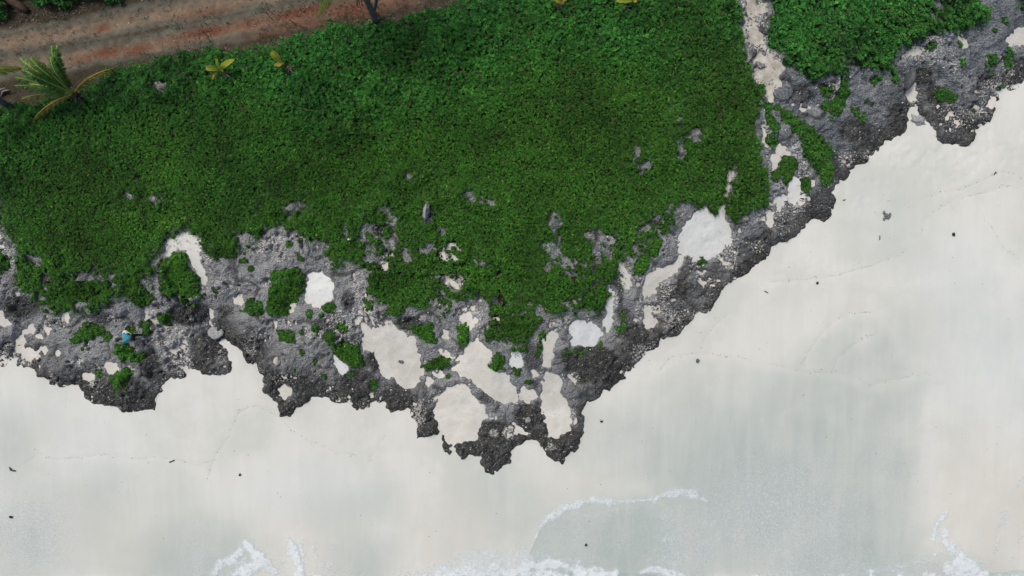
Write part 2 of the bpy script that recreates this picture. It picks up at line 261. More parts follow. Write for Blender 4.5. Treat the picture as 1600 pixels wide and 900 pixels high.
ZB -= .16 * np.exp(-((GU - 880) / 120) ** 2 - ((GV - 915) / 24) ** 2) + .12 * np.exp(-((GU - 1540) / 70) ** 2 - ((GV - 915) / 20) ** 2)
SEA = 0.25 - 1.15 * (912 - 450) / 450
pk = np.full(GU.shape, -60.0)
for p in POCKETS: pk = np.maximum(pk, sdf(p, 60.0))
veg = np.full(GU.shape, -60.0)
for p in VEG: veg = np.maximum(veg, sdf(p, 60.0))
for (a, b, c, d) in WINDOWS: veg = np.minimum(veg, -ell(a, b, c * .86, d * .86))
spk = np.zeros(GU.shape)
for (a, b, c, d, s) in SPECK:
    spk = np.maximum(spk, s * sstep(0, .55, 1 - np.sqrt(((GU - a) / c) ** 2 + ((GV - b) / d) ** 2)))
dk0 = np.zeros(GU.shape)
for (a, b, c, d, s) in DARKS: dk0 = np.maximum(dk0, s * sstep(0, .5, 1 - np.sqrt(((GU - a) / c) ** 2 + ((GV - b) / d) ** 2)))
bgs = (1 - np.clip(dk0 * 1.4, 0, 1)) * (c_sdf > 0) * sstep(.50, .68, fbm(GU, GV, 60, 27, 3)) * .52
spk = np.maximum(spk, bgs * sstep(-10, -2, veg * -1 - 12))
n6 = .5 * fbm(GU, GV, 8, 21, 3) + .5 * fbm(GU, GV, 4.5, 23, 2); n10 = fbm(GU, GV, 22, 5, 3); n4 = vnoise(GU, GV, 5, 8)
speck_hit = np.clip((n6 - (0.72 - 0.25 * spk)) * 14, 0, 1) * (spk > 0.02)
vegS = np.minimum(veg, 60 * (.5 - spk * (veg > -10)) + 30 * (spk < .05))
veg_r = veg + (n10 - .5) * 24 + (n4 - .5) * 13 - speck_hit * 70 * (veg < 45)
thin = sstep(.60, .70, .5 * fbm(GU, GV, 34, 51, 3) + .5 * fbm(GU, GV, 7, 54, 3)) * sstep(300, 420, GV) * (GV < 540) * (GU > 60) * (GU < 1100)
veg_r -= 36 * thin * (vegS < 28)
# rock relief
nn = (n10 - .5) * 12 + (n4 - .5) * 6
pk += -26 * sstep(.46, .60, fbm(GU, GV, 18, 25, 4)) * (GU > 1140) * (GU < 1262) * (GV < 170)
g = np.minimum(c_sdf + nn, -pk + nn * 0.45 + (n6 - .5) * 16)
dark = np.clip(1 - DIN / 80, 0, 1) * 0.62 * (DIN > -20)
for (a, b, c, d, s) in DARKS:
    dark = np.maximum(dark, s * sstep(0, .6, 1 - np.sqrt(((GU - a) / c) ** 2 + ((GV - b) / d) ** 2)))
dark = np.clip(dark * (0.35 + 1.35 * fbm(GU, GV, 26, 33, 4)), 0, 1)
ridge = 1 - np.abs(2 * fbm(GU, GV, 24, 41, 5, .6) - 1)
knob = fbm(GU, GV, 9, 61, 4, .65)
big = fbm(GU, GV, 70, 71, 3)
rough = (ridge - .75) * 0.55 + (knob - .5) * 0.75
wx = GU + (fbm(GU, GV, 30, 43, 3) - .5) * 26; wy = GV + (fbm(GU, GV, 30, 47, 3) - .5) * 26
crack = np.maximum(sstep(.055, .0, np.abs(fbm(wx, wy, 75, 49, 2) - .5)), .8 * sstep(.05, .0, np.abs(fbm(wx, wy, 34, 53, 2) - .52))) * (g > 3)
lev = fbm(GU, GV, 46, 57, 3) * 7; ledge = (np.floor(lev) + sstep(.35, .65, lev - np.floor(lev))) / 7
pits = sstep(.62, .74, fbm(GU, GV, 13, 59, 3)) * (0.35 + .65 * dark)
rise = np.where(g > 0, 0.28 * (1 - np.exp(-np.maximum(g, 0) / 8)), np.maximum(g * 0.03, -.5))
trk0 = [(-700,240),(-60,165),(10,165),(25,155),(60,155),(90,146),(125,144),(145,130),(160,118),(180,113),(225,103),(265,93),(310,86),(360,81),(415,77),(440,66),(495,51),(540,41),(590,36),(650,21),(710,9),(745,0),(760,-60),(790,-420),(-700,-420)]
trk = sdf(trk0, 60.0)
rockness = (1 - sstep(6, 30, vegS)) * (1 - sstep(-40, -15, trk))
RZ = rise + rough * (0.20 + 0.50 * dark) * np.clip(g / 7, 0, 1) + ((big - .5) * .25 + (ledge - .5) * .9 - crack * .14 - pits * .28) * np.clip(g / 22, 0, 1) - speck_hit * (0.65 + .2 * dark) * (g > 0)
RZ = np.where(g > 0, np.where(speck_hit > .25, RZ - .2, np.maximum(RZ, .10 * np.clip(g / 4, 0, 1))), RZ)
RZ = ZB + RZ * rockness - 0.15 * (1 - rockness)
TOP = np.maximum(ZB, np.where(g > -2, RZ, -9))

def wpos(u, v, z):
    """map unit (photo pixel at ground level z) -> metres"""
    k = (H - z) / H / PX
    return (u - 800) * k, (450 - v) * k
def at(u, v, dz=0.0, A=None):
    z = float(samp(TOP if A is None else A, u, v)) ; zb = float(samp(ZB, u, v))
    x, y = wpos(u, v, zb); return Vector((x, y, z + dz))
def at_h(u, v, h):
    """point seen at (u, v) that is h metres above the datum"""
    x, y = wpos(u, v, h); return Vector((x, y, h))

# ------------------------------------------------------------------ mesh and tag helpers
def tag(o, label=None, cat=None, group=None, kind=None):
    if label: o['label'] = label
    if cat: o['category'] = cat
    if group: o['group'] = group
    if kind: o['kind'] = kind
    return o
def np_mesh(name, V, F, mats, attrs=None, smooth=True, loc=(0, 0, 0), parent=None, mi=None):
    V = np.asarray(V, np.float32); F = np.asarray(F, np.int32); k = F.shape[1]
    me = bpy.data.meshes.new(name)
    me.vertices.add(len(V)); me.vertices.foreach_set('co', V.ravel())
    me.loops.add(F.size); me.loops.foreach_set('vertex_index', F.ravel())
    me.polygons.add(len(F)); me.polygons.foreach_set('loop_start', np.arange(0, F.size, k, dtype=np.int32))
    me.polygons.foreach_set('loop_total', np.full(len(F), k, np.int32))
    me.polygons.foreach_set('use_smooth', np.full(len(F), smooth, bool))
    for m in (mats if isinstance(mats, (list, tuple)) else [mats]): me.materials.append(m)
    if mi is not None: me.polygons.foreach_set('material_index', np.asarray(mi, np.int32))
    me.update(calc_edges=True)
    for an, arr in (attrs or {}).items():
        arr = np.asarray(arr, np.float32)
        if arr.ndim == 1:
            a = me.attributes.new(an, 'FLOAT', 'POINT'); a.data.foreach_set('value', arr)
        else:
            a = me.attributes.new(an, 'FLOAT_COLOR', 'POINT')
            if arr.shape[1] == 3: arr = np.concatenate([arr, np.ones((len(arr), 1), np.float32)], 1)
            a.data.foreach_set('color', arr.ravel())
    o = bpy.data.objects.new(name, me); COL.objects.link(o); o.location = loc
    if parent: o.parent = parent
    return o
def grid_mesh(name, us, vs, cell_mask, zfun, mat, attrs, smooth=True):
    """quad sheet over the given map grid, keeping only masked cells"""
    A, B = np.meshgrid(us, vs); nr, nc = A.shape
    idx = np.arange(nr * nc).reshape(nr, nc)
    q = np.stack([idx[1:, :-1], idx[1:, 1:], idx[:-1, 1:], idx[:-1, :-1]], -1)
    cm = cell_mask(A, B); cm = cm[:-1, :-1] | cm[1:, 1:] | cm[1:, :-1] | cm[:-1, 1:]
    q = q[cm]
    used = np.unique(q); remap = np.full(nr * nc, -1); remap[used] = np.arange(len(used)); q = remap[q]
    u = A.ravel()[used]; v = B.ravel()[used]
    zb = samp(ZB, u, v); x, y = wpos(u, v, zb); z = zfun(u, v)
    return np_mesh(name, np.stack([x, y, z], 1), q, mat, {k: f(u, v) for k, f in attrs.items()}, smooth)
def py_mesh(name, verts, faces, mat, parent=None, loc=(0, 0, 0), smooth=True, mi=None):
    me = bpy.data.meshes.new(name); me.from_pydata([tuple(p) for p in verts], [], faces)
    for m in (mat if isinstance(mat, (list, tuple)) else [mat]): me.materials.append(m)
    for p in me.polygons: p.use_smooth = smooth
    if mi:
        for p, k in zip(me.polygons, mi): p.material_index = k
    me.update(); o = bpy.data.objects.new(name, me); COL.objects.link(o); o.location = loc
    if parent: o.parent = parent
    return o
def empty(name, loc):
    o = bpy.data.objects.new(name, None); COL.objects.link(o); o.location = loc; o.empty_display_size = .2; return o

# ------------------------------------------------------------------ materials
def mat(name, rough=.8, spec=.3):
    m = bpy.data.materials.new(name); m.use_nodes = True; t = m.node_tree; b = t.nodes['Principled BSDF']
    b.inputs['Roughness'].default_value = rough; b.inputs['Specular IOR Level'].default_value = spec
    return m, t, b
class N:
    """tiny node builder"""
    def __init__(s, t): s.t = t; s.L = t.links
    def n(s, typ, **kw):
        x = s.t.nodes.new(typ)
        for k, v in kw.items(): setattr(x, k, v)
        return x
    def attr(s, name): return s.n('ShaderNodeAttribute', attribute_name=name)
    def noise(s, scale, detail=4, rough=.6, vec=None, sock='Fac'):
        x = s.n('ShaderNodeTexNoise'); x.inputs['Scale'].default_value = scale; x.inputs['Detail'].default_value = detail; x.inputs['Roughness'].default_value = rough
        s.L.new(vec if vec is not None else s.coord(), x.inputs['Vector']); return x.outputs[sock]
    def coord(s):
        if not hasattr(s, '_c'): s._c = s.n('ShaderNodeTexCoord').outputs['Object']
        return s._c
    def vor(s, scale, feat='F1', vec=None, out='Distance'):
        x = s.n('ShaderNodeTexVoronoi', feature=feat); x.inputs['Scale'].default_value = scale
        s.L.new(vec if vec is not None else s.coord(), x.inputs['Vector']); return x.outputs[out]
    def mapr(s, val, a, b, c=0., d=1.):
        x = s.n('ShaderNodeMapRange'); x.interpolation_type = 'SMOOTHSTEP'; s.L.new(val, x.inputs[0])
        for i, q in zip((1, 2, 3, 4), (a, b, c, d)): x.inputs[i].default_value = q
        return x.outputs[0]
    def math(s, op, a, b=None):
        x = s.n('ShaderNodeMath', operation=op)
        for i, q in enumerate((a, b)):
            if q is None: continue
            if isinstance(q, (int, float)): x.inputs[i].default_value = q
            else: s.L.new(q, x.inputs[i])
        return x.outputs[0]
    def mix(s, fac, a, b, mode='MIX'):
        x = s.n('ShaderNodeMix', data_type='RGBA', blend_type=mode)
        for i, q in ((0, fac), (6, a), (7, b)):
            if isinstance(q, tuple): x.inputs[i].default_value = (*q, 1)
            elif isinstance(q, (int, float)): x.inputs[i].default_value = q
            else: s.L.new(q, x.inputs[i])
        return x.outputs[2]
    def bump(s, h, strength, dist, b):
        x = s.n('ShaderNodeBump'); x.inputs['Strength'].default_value = strength; x.inputs['Distance'].default_value = dist
        s.L.new(h, x.inputs['Height']); s.L.new(x.outputs[0], b.inputs['Normal'])
def link(t, s, b, name='Base Color'): t.links.new(s, b.inputs[name])

# rock
M_rock, t, b = mat('karst_limestone', .9, .2); q = N(t)
dk = q.attr('dark').outputs['Fac']; fl = q.attr('fleck').outputs['Fac']; pit = q.attr('pit').outputs['Fac']
base = q.mix(q.mapr(q.noise(1.1, 5, .65), .38, .66), (.120, .146, .168), (.290, .313, .330))
base = q.mix(q.mapr(q.noise(9, 5, .7), .50, .64, 0, .8), base, (.055, .058, .064))
base = q.mix(q.mapr(q.noise(16, 4, .7), .54, .66, 0, .8), base, (.42, .42, .42))
dkc = q.mix(q.mapr(q.noise(2.2, 4), .42, .62), (.042, .046, .046), (.078, .079, .073))
dkc = q.mix(q.mapr(q.noise(13, 5, .75), .50, .70, 0, .9), dkc, (.24, .245, .24))
dkc = q.mix(q.mapr(q.noise(15, 5, .75), .50, .64, 0, .75), dkc, (.010, .010, .010))
base = q.mix(q.math('MULTIPLY', q.attr('pale').outputs['Fac'], .55), base, (.335, .340, .340)); base = q.mix(q.mapr(pit, .15, .8, 0, .75), base, (.030, .031, .030)); col = q.mix(q.mapr(dk, .12, .62), base, dkc)
wf = q.math('ADD', q.noise(11, 4, .75), q.math('MULTIPLY', fl, .22))
col = q.mix(q.mapr(wf, .66, .73, 0, .95), col, (.60, .60, .58))
link(t, col, b)
hh = q.math('ADD', q.noise(7, 6, .7), q.math('MULTIPLY', q.vor(11), .6))
q.bump(hh, 1., .16, b)
# sand
M_sand, t, b = mat('coral_sand', .85, .25); q = N(t)
wet = q.attr('wet').outputs['Fac']; gr = q.attr('grain').outputs['Fac']; ln = q.attr('line').outputs['Fac']; wm = q.attr('warm').outputs['Fac']; cool = q.attr('cool').outputs['Fac']
mp = q.n('ShaderNodeMapping'); q.L.new(q.coord(), mp.inputs[0]); mp.inputs['Scale'].default_value = (1.6, .16, 1)
streak = q.noise(1.0, 6, .62, mp.outputs[0]); streak.node.inputs['Distortion'].default_value = .6
col = q.mix(q.mapr(q.noise(.22, 6, .62), .38, .62), (.520, .542, .505), (.600, .612, .578))
col = q.mix(cool, col, (.570, .615, .615))
col = q.mix(q.mapr(streak, .46, .64, 0, .20), col, (.51, .54, .505)); col = q.mix(q.mapr(streak, .50, .34, 0, .14), col, (.63, .635, .60))
wetf = q.math('MULTIPLY', wet, q.mapr(streak, .22, .72, .75, 1.1))
col = q.mix(wetf, col, (.350, .410, .390))
col = q.mix(q.math('MULTIPLY', wm, q.mapr(streak, .30, .7, .2, 1.)), col, (.570, .555, .505))
g1 = q.noise(26, 3, .8)
col = q.mix(q.math('MULTIPLY', gr, q.mapr(g1, .46, .60)), col, (.60, .64, .645))
col = q.mix(q.math('MULTIPLY', gr, q.mapr(q.noise(33, 3, .8), .51, .64)), col, (.27, .30, .30))
col = q.mix(q.mapr(q.noise(18, 4, .8), .56, .78, 0, .16), col, (.36, .36, .34))
lf = q.math('MULTIPLY', q.mapr(ln, .2, 2.0, 1, 0), q.mapr(q.noise(1.7, 6, .75), .42, .62, .04, .50))
col = q.mix(lf, col, (.30, .31, .29))
link(t, col, b)
rg = q.mapr(wet, 0, 1, .9, .55); q.L.new(rg, b.inputs['Roughness'])
q.bump(q.math('ADD', q.noise(3.2, 7, .66), q.math('MULTIPLY', q.noise(24, 3, .7), .6)), .30, .04, b)
# inland sand
M_psand, t, b = mat('pocket_sand', .9, .2); q = N(t)
bl = q.attr('blue').outputs['Fac']; di_ = q.attr('dirt').outputs['Fac']
col = q.mix(q.mapr(q.noise(.8, 4, .6), .35, .65), (.545, .54, .488), (.615, .612, .565))
col = q.mix(bl, col, (.645, .68, .68)); col = q.mix(q.math('MULTIPLY', di_, q.mapr(q.noise(2.5, 5, .7), .35, .62, .35, 1.)), col, (.27, .25, .215))
col = q.mix(q.mapr(q.noise(4.5, 4, .7), .53, .68, 0, .45), col, (.44, .41, .36))
col = q.mix(q.mapr(q.noise(20, 3, .8), .54, .70, 0, .45), col, (.34, .32, .29))
link(t, col, b); q.bump(q.math('ADD', q.noise(4, 5, .7), q.vor(4.5, 'SMOOTH_F1')), .30, .05, b)
# soil, track
M_soil, t, b = mat('dark_leaf_mould', .95, .1); q = N(t)
link(t, q.mix(q.noise(6, 5, .7), (.012, .012, .009), (.035, .028, .020)), b)
M_track, t, b = mat('dirt_track', .95, .15); q = N(t)
tc = q.attr('Col').outputs['Color']
col = q.mix(q.mapr(q.noise(11, 5, .75), .54, .72, 0, .6), tc, (.030, .030, .024))
col = q.mix(q.mapr(q.noise(17, 4, .8), .60, .72, 0, .45), col, (.155, .155, .135))
link(t, col, b); q.bump(q.noise(9, 6, .75), .6, .06, b)
# foliage (per-leaf colour), trunks etc
M_leaf, t, b = mat('leaf_green', .5, .28); q = N(t)
link(t, q.attr('Col').outputs['Color'], b)
def plain(name, c1, c2, scale=8, rough=.8, spec=.25, bump=.4, stretch=None):
    m, t, b = mat(name, rough, spec); q = N(t); vec = None
    if stretch:
        mp = q.n('ShaderNodeMapping'); q.L.new(q.coord(), mp.inputs[0]); mp.inputs['Scale'].default_value = stretch; vec = mp.outputs[0]
    n = q.noise(scale, 5, .7, vec)
    link(t, q.mix(q.mapr(n, .35, .65), c1, c2), b)
    if bump: q.bump(n, bump, .03, b)
    return m
M_rach = plain('frond_midrib', (.27, .32, .07), (.38, .40, .12), 6, .5)
M_rachy = plain('frond_midrib_yellow', (.36, .24, .03), (.42, .30, .05), 6, .5)
M_trunk = plain('palm_bark', (.085, .085, .09), (.16, .16, .17), 9)
M_dry = plain('dry_palm', (.12, .10, .085), (.26, .24, .22), 10)
M_husk = plain('coconut_husk', (.035, .022, .014), (.075, .05, .035), 14)
M_nut = plain('coconut_shell', (.012, .010, .008), (.04, .027, .018), 20, .6)
M_grey = plain('grey_stone', (.10, .11, .115), (.21, .215, .22), 7)
M_slab = plain('slab_stone', (.055, .062, .066), (.12, .13, .135), 8)
M_pale = plain('pale_stone', (.20, .21, .215), (.36, .365, .37), 8)
M_beige = plain('beige_stone', (.40, .37, .32), (.50, .47, .42), 8)
M_wood = plain('driftwood', (.04, .04, .035), (.10, .095, .085), 18)
M_white = plain('coral_white', (.50, .50, .48), (.66, .66, .64), 12)
M_shirt = plain('turquoise_cloth', (.035, .26, .36), (.07, .36, .46), 14, .85)
M_trs = plain('black_cloth', (.008, .008, .010), (.014, .014, .017), 14, .85)
M_skin = plain('skin', (.28, .15, .10), (.33, .18, .125), 10, .6, bump=0)
M_hair = plain('dark_hair', (.012, .010, .008), (.025, .018, .013), 60, .5)
M_bag = plain('white_cloth', (.55, .55, .50), (.68, .68, .62), 9, .9)

# ------------------------------------------------------------------ ground: rock, sand, soil, track
F = lambda A: (lambda u, v: samp(A, u, v))
rock_cells = (g > -10) & (rockness > 0.01) & (GU > -260) & (GU < 1860) & (GV > -260)
fleck = np.clip(spk * 1.2 + .12 * dark + .15, 0, 1.2)
def cells(mask): return lambda A, B: samp(mask.astype(float), A, B) > 0.5
us = np.arange(-260, 1860, 1.5); vs = np.arange(-260, 760, 1.5)
fine = lambda u, v: (fbm(u, v, 4.2, 91, 2) - .5) * (.09 + .18 * samp(dark, u, v)) * np.clip(samp(g, u, v) / 5, 0, 1)
o = grid_mesh('rock_shelf', us, vs, cells(rock_cells), lambda u, v: samp(RZ, u, v) + fine(u, v) * samp(rockness, u, v), M_rock, {'dark': F(dark), 'fleck': F(fleck), 'pale': F(sstep(1300, 1080, GU) * (.6 + .8 * fbm(GU, GV, 90, 29, 2))), 'pit': F(np.clip(.75 * crack + .6 * pits, 0, 1))})
tag(o, kind='structure')
# sand sheet in the hollows of the shelf
blue = np.zeros(GU.shape)
for (a, b_, c, d, s) in [(500,450,40,40,.8),(917,522,40,34,1.),(1100,365,60,60,.7),(295,400,50,60,.35),(950,480,20,50,.7),(805,560,20,25,.9),(530,568,24,24,.8),(1240,300,30,40,.6),(1225,95,10,30,.3)]:
    blue = np.maximum(blue, s * sstep(0, .5, 1 - np.sqrt(((GU - a) / c) ** 2 + ((GV - b_) / d) ** 2)))
o = grid_mesh('shelf_sand', np.arange(-260, 1860, 4.), np.arange(-260, 760, 4.), cells((c_sdf > 6) & (vegS < 34) & (trk < -40) & (DIN > 5)),
              lambda u, v: samp(ZB, u, v) + .015 + .15 * (fbm(u, v, 20, 77, 4) - .5) * sstep(2, 12, samp(pk, u, v)) + .05 * (fbm(u, v, 9, 79, 2) - .5) * sstep(2, 12, samp(pk, u, v)) - .45 * sstep(3, 14, samp(vegS, u, v)) * sstep(2, -4, samp(pk, u, v)), M_psand, {'blue': F(blue), 'dirt': F(sstep(175, 120, GV) * (GU > 1130) * (GU < 1275) * .85)})
tag(o, kind='structure')
# beach
LINES = [[(20,733),(35,726),(50,716),(62,708),(70,710),(75,717),(100,718),(125,714),(150,712),(170,710),(190,714),(215,716),(245,714),(262,716),(285,720),(300,727),(315,724),(330,719)],
 [(322,760),(326,745),(330,725),(338,708),(350,695),(358,680),(365,660),(372,645),(385,637),(400,634),(420,642),(440,655),(455,672),(480,688),(505,697),(525,708),(550,710),(575,714)],
 [(575,720),(585,705),(595,692),(602,680)],
 [(1028,580),(1045,562),(1062,555),(1085,552),(1105,552),(1130,556),(1160,560),(1185,568),(1210,570),(1235,575),(1250,580),(1270,582),(1290,581),(1320,584),(1340,590),(1360,602),(1380,597),(1410,590),(1440,585),(1455,586)],
 [(1252,575),(1262,550),(1280,525),(1300,505),(1320,492),(1350,488),(1370,487)],
 [(1300,580),(1308,560),(1330,540),(1350,525),(1370,521)],
 [(1200,440),(1240,438),(1275,433),(1310,430),(1340,420),(1375,410),(1400,400),(1420,390)],
 [(1440,365),(1445,345),(1460,330),(1490,312),(1520,305),(1545,300),(1570,290),(1600,295)],
 [(1440,310),(1470,300),(1500,295),(1530,285),(1560,268),(1580,270),(1600,280)],
 [(1530,325),(1535,335),(1550,355),(1570,390),(1600,410)],
 [(1095,545),(1100,530),(1110,515),(1125,500),(1140,490)]]
line = np.full(GU.shape, 12.0)
for L in LINES:
    pl = []
    for (a, b_), (c, d) in zip(L[:-1], L[1:]):
        n = max(1, int(math.hypot(c - a, d - b_) / 8))
        for k in range(n): pl.append((a + (c - a) * k / n + random.uniform(-1, 1), b_ + (d - b_) * k / n + random.uniform(-1.2, 1.2)))
    pl.append(L[-1]); line = seg_dist(pl, False, 12.0, line)
def blobs(lst):
    A = np.zeros(GU.shape)
    for (a, b_, c, d, s) in lst:
        A = np.maximum(A, s * sstep(0, .9, 1 - np.sqrt(((GU - a) / c) ** 2 + ((GV - b_) / d) ** 2)))
    return A
wob = (fbm(GU, GV, 90, 101, 4) - .5)
wet = blobs([(1250,760,330,230,.95),(1330,640,190,140,.6),(1000,840,260,120,.8),(60,840,160,120,.6),(300,870,190,110,.7),(560,870,110,110,.45),(780,800,160,140,.35),(1330,870,230,120,.9),(1490,900,130,80,.7),(1395,560,60,110,.45),
             (560,800,200,60,.3),(20,700,50,120,.45),(1390,340,110,110,.28),(1000,700,160,120,.45),(1560,520,70,50,.15),(170,780,220,60,.3)])
edgex = sstep(1455, 1415, GU + wob * 60 + (GV - 700) * -.02)        # the sand right of this line drained dry
wet = np.clip(wet * (1 + wob * 1.4), 0, 1); wet = wet * np.where(GV > 600, np.maximum(edgex, sstep(830, 900, GV) * .9), 1)
SW = [(818,905),(828,862),(843,825),(852,815),(880,793),(925,781),(960,785),(1020,781),(1045,771),(1065,769),(1085,774),(1106,784),(1112,830),(1104,905)]
sw = sdf(SW, 60.0); wet = np.maximum(wet, .75 * sstep(-3, 3, sw))
warm = np.clip(blobs([(700,850,120,130,.9),(1540,800,140,190,.8),(460,860,110,110,.6),(110,830,60,90,.6),(200,850,120,90,.5),(900,760,120,80,.35),(560,640,220,100,.3),(850,740,90,40,.3),(1210,470,140,90,.25),(1100,560,120,80,.25)]) * (1 + wob), 0, 1)
for P_, k_ in (([(930,640),(985,605),(1028,580),(1062,556),(1105,553),(1185,569),(1290,582),(1340,591),(1360,603),(1380,598),(1455,587),(1450,650),(1425,700),(1435,760),(1428,830),(1440,905),(1100,905),(1000,760),(960,700)], .27), ([(1252,575),(1280,525),(1320,492),(1370,487),(1400,520),(1440,585),(1360,602),(1290,581)], .22), ([(1300,580),(1330,540),(1370,521),(1400,560),(1380,596),(1340,590)], .16), ([(-60,735),(35,728),(70,712),(150,713),(245,716),(300,728),(326,745),(330,905),(-60,905)], .16)):
    wet = np.maximum(wet, np.clip(wet * .75 + k_ * (1 + wob) * sstep(-3, 20, sdf(P_, 60.)) * sstep(900, 1130, GU + wob * 160 + (GU < 500) * 1000), 0, 1))
cool = blobs([(1550,560,170,200,.6),(150,690,160,120,.4),(1500,440,140,120,.5),(480,770,190,90,.5),(60,640,130,60,.3)])
grain = np.clip(blobs([(1230,800,230,170,.95),(1380,740,110,130,.55),(50,830,120,140,.9),(310,870,60,80,.6),(1080,850,60,110,.8),(1300,880,220,80,.6),(950,830,200,90,.3)]) * (1 + wob * 1.2), 0, 1)
bu = np.arange(-400, 2000, 3.); bv = np.arange(-100, 1000, 3.)
footm = blobs([(1450,240,190,80,1.),(1330,300,120,60,.8),(1560,230,80,90,.9),(1250,420,110,60,.5),(560,660,120,40,.3)])
bzf = lambda u, v: samp(ZB, u, v) - .03 * sstep(.52, .72, fbm(u, v, 8, 87, 2)) * samp(footm, u, v) + .03 * (fbm(u, v, 30, 81, 3) - .5) + .02 * (fbm(u, v * .25, 22, 85, 3) - .5) - .012 * np.exp(-(samp(line, u, v) / 3) ** 2)
o = grid_mesh('beach', bu, bv, cells((c_sdf < 14)), bzf, M_sand, {'wet': F(wet), 'grain': F(grain), 'line': F(line), 'warm': F(warm), 'cool': F(cool)})
tag(o, kind='structure')
# the wider land, beach and sea bed out to the horizon
def sheet(name, pts, m, kind='structure'):
    o = py_mesh(name, pts, [tuple(range(len(pts)))], m, smooth=False); tag(o, kind=kind); return o
ZL = float(ZB[5, 5])
soil_u = np.arange(-400, 2001, 8.); soil_v = np.arange(-350, 620, 8.)
o = grid_mesh('soil', soil_u, soil_v, cells((DIN > 10)), lambda u, v: samp(ZB, u, v) - .03 - .25 * (1 - sstep(-12, 6, samp(veg, u, v))) * (samp(g, u, v) < 60) * (samp(DIN, u, v) < 290), M_soil, {})
tag(o, kind='structure')
sheet('ground', [(-900, 20, -3.2), (900, 20, -3.2), (900, 900, -3.2), (-900, 900, -3.2)], M_soil)
py_mesh('land_ring', [(-900,20,1.2),(-35,20,1.2),(-35,900,1.2),(-900,900,1.2),(-35,24,1.2),(58,24,1.2),(58,900,1.2)], [(0,1,2,3),(4,5,6,2)], M_soil, smooth=False)['kind'] = 'structure'
# track
def seg_only(pl, clip): return seg_dist(pl, False, clip)
up = seg_only([(-400,130),(0,68),(80,58),(160,42),(300,15),(400,-4),(700,-60)], 40.); lo = seg_only([(-400,170),(0,108),(110,90),(240,70),(330,50),(480,20),(620,-8),(800,-50)], 40.)
def lin(c): c = np.array(c) / 255.; return np.where(c <= .04045, c / 12.92, ((c + .055) / 1.055) ** 2.4)
TG = .95
c_verge = lin((60, 55, 44)) * TG; c_mid = lin((92, 89, 79)) * TG; c_rut = lin((124, 108, 91)) * TG; c_red = lin((104, 66, 49)) * TG; c_lit = lin((78, 70, 60)) * TG
def track_col(u, v):
    n = fbm(u, v, 40, 111, 4); n2 = fbm(u, v, 9, 113, 3); vv_ = v + .18 * u; ns = .5 * fbm(u * .16, vv_, 6, 117, 3) + .5 * fbm(u * .5, vv_, 9, 118, 3)
    c = np.tile(c_verge, (len(u), 1)) * (0.7 + .6 * n2)[:, None]
    dl, du = samp(lo, u, v), samp(up, u, v)
    inner = sstep(27, 16, np.minimum(dl, du) + (n - .5) * 16)
    c = c * (1 - inner[:, None]) + (c_mid * (0.35 + .7 * ns + .6 * n2)[:, None]) * inner[:, None]
    for d_, wd in ((du, 15), (dl, 15)):
        k = (sstep(wd, wd * .3, d_ + (n - .5) * 14) * (.30 + .75 * (ns - .1) + .5 * n2))[:, None].clip(0, 1); c = c * (1 - k) + c_rut * k
    red = np.zeros(len(u))
    for (a, b_, rx, ry, s) in [(160,45,14,9,.9),(170,82,30,12,.95),(215,78,30,12,.9),(325,50,52,12,.95),(390,38,40,12,.7),(480,20,80,14,1.),(560,15,70,22,.85),(470,38,90,12,.6),(280,62,40,12,.5),(630,2,60,14,.6),(320,20,60,10,.5),(430,50,60,10,.5),(130,92,30,10,.5)]:
        x = (u - a); y = (v - b_) + x * .17
        red = np.maximum(red, s * sstep(0, .9, 1 - np.sqrt((x / (rx * 1.35)) ** 2 + (y / (ry * 1.2)) ** 2)))
    k = (red * (.55 + 1.0 * ns)).clip(0, 1)[:, None]; c = c * (1 - k) + c_red * k
    ed = sstep(16, 3, samp(trk, u, v) + (n2 - .5) * 12)[:, None] * .7; c = c * (.72 + .56 * fbm(u, vv_, 4.5, 121, 2))[:, None]; c = c * (1 - ed) + c_lit * (0.6 + .8 * n2)[:, None] * ed
    return c
def rutz(u, v): return -.05 * np.exp(-(samp(up, u, v) / 9) ** 2) - .05 * np.exp(-(samp(lo, u, v) / 9) ** 2)
o = grid_mesh('dirt_track', np.arange(-400, 900, 2.5), np.arange(-350, 200, 2.5), cells(trk > -10), lambda u, v: samp(ZB, u, v) + .05 + rutz(u, v) + .05 * (fbm(u, v, 14, 119, 3) - .5), M_track, {'Col': track_col})
tag(o, kind='structure')

# ------------------------------------------------------------------ sea and foam
M_sea, t, b = mat('sea_water', .12, .5); q = N(t)
dep = q.attr('depth').outputs['Fac']
link(t, q.mix(dep, (.36, .52, .50), (.03, .20, .24)), b)
tr = q.n('ShaderNodeBsdfTransparent'); tr.inputs[0].default_value = (.93, .98, .97, 1); ms = q.n('ShaderNodeMixShader')
q.L.new(q.mapr(dep, .02, .5, .06, .97), ms.inputs[0]); q.L.new(tr.outputs[0], ms.inputs[1]); q.L.new(b.outputs[0], ms.inputs[2])
q.L.new(ms.outputs[0], t.nodes['Material Output'].inputs['Surface'])
q.bump(q.noise(3, 4, .6), .35, .06, b)
sx = np.concatenate([np.linspace(-900, -40, 12), np.linspace(-36, 36, 145), np.linspace(40, 900, 12)]); sy = np.concatenate([np.linspace(-900, -40, 12), np.linspace(-36, -13.0, 70)])
SX, SY = np.meshgrid(sx, sy); sz = SEA + .05 * (fbm(SX * 30, SY * 30, 45, 131, 3) - .5)
idx = np.arange(SX.size).reshape(SX.shape); fq = np.stack([idx[:-1, :-1], idx[:-1, 1:], idx[1:, 1:], idx[1:, :-1]], -1).reshape(-1, 4)
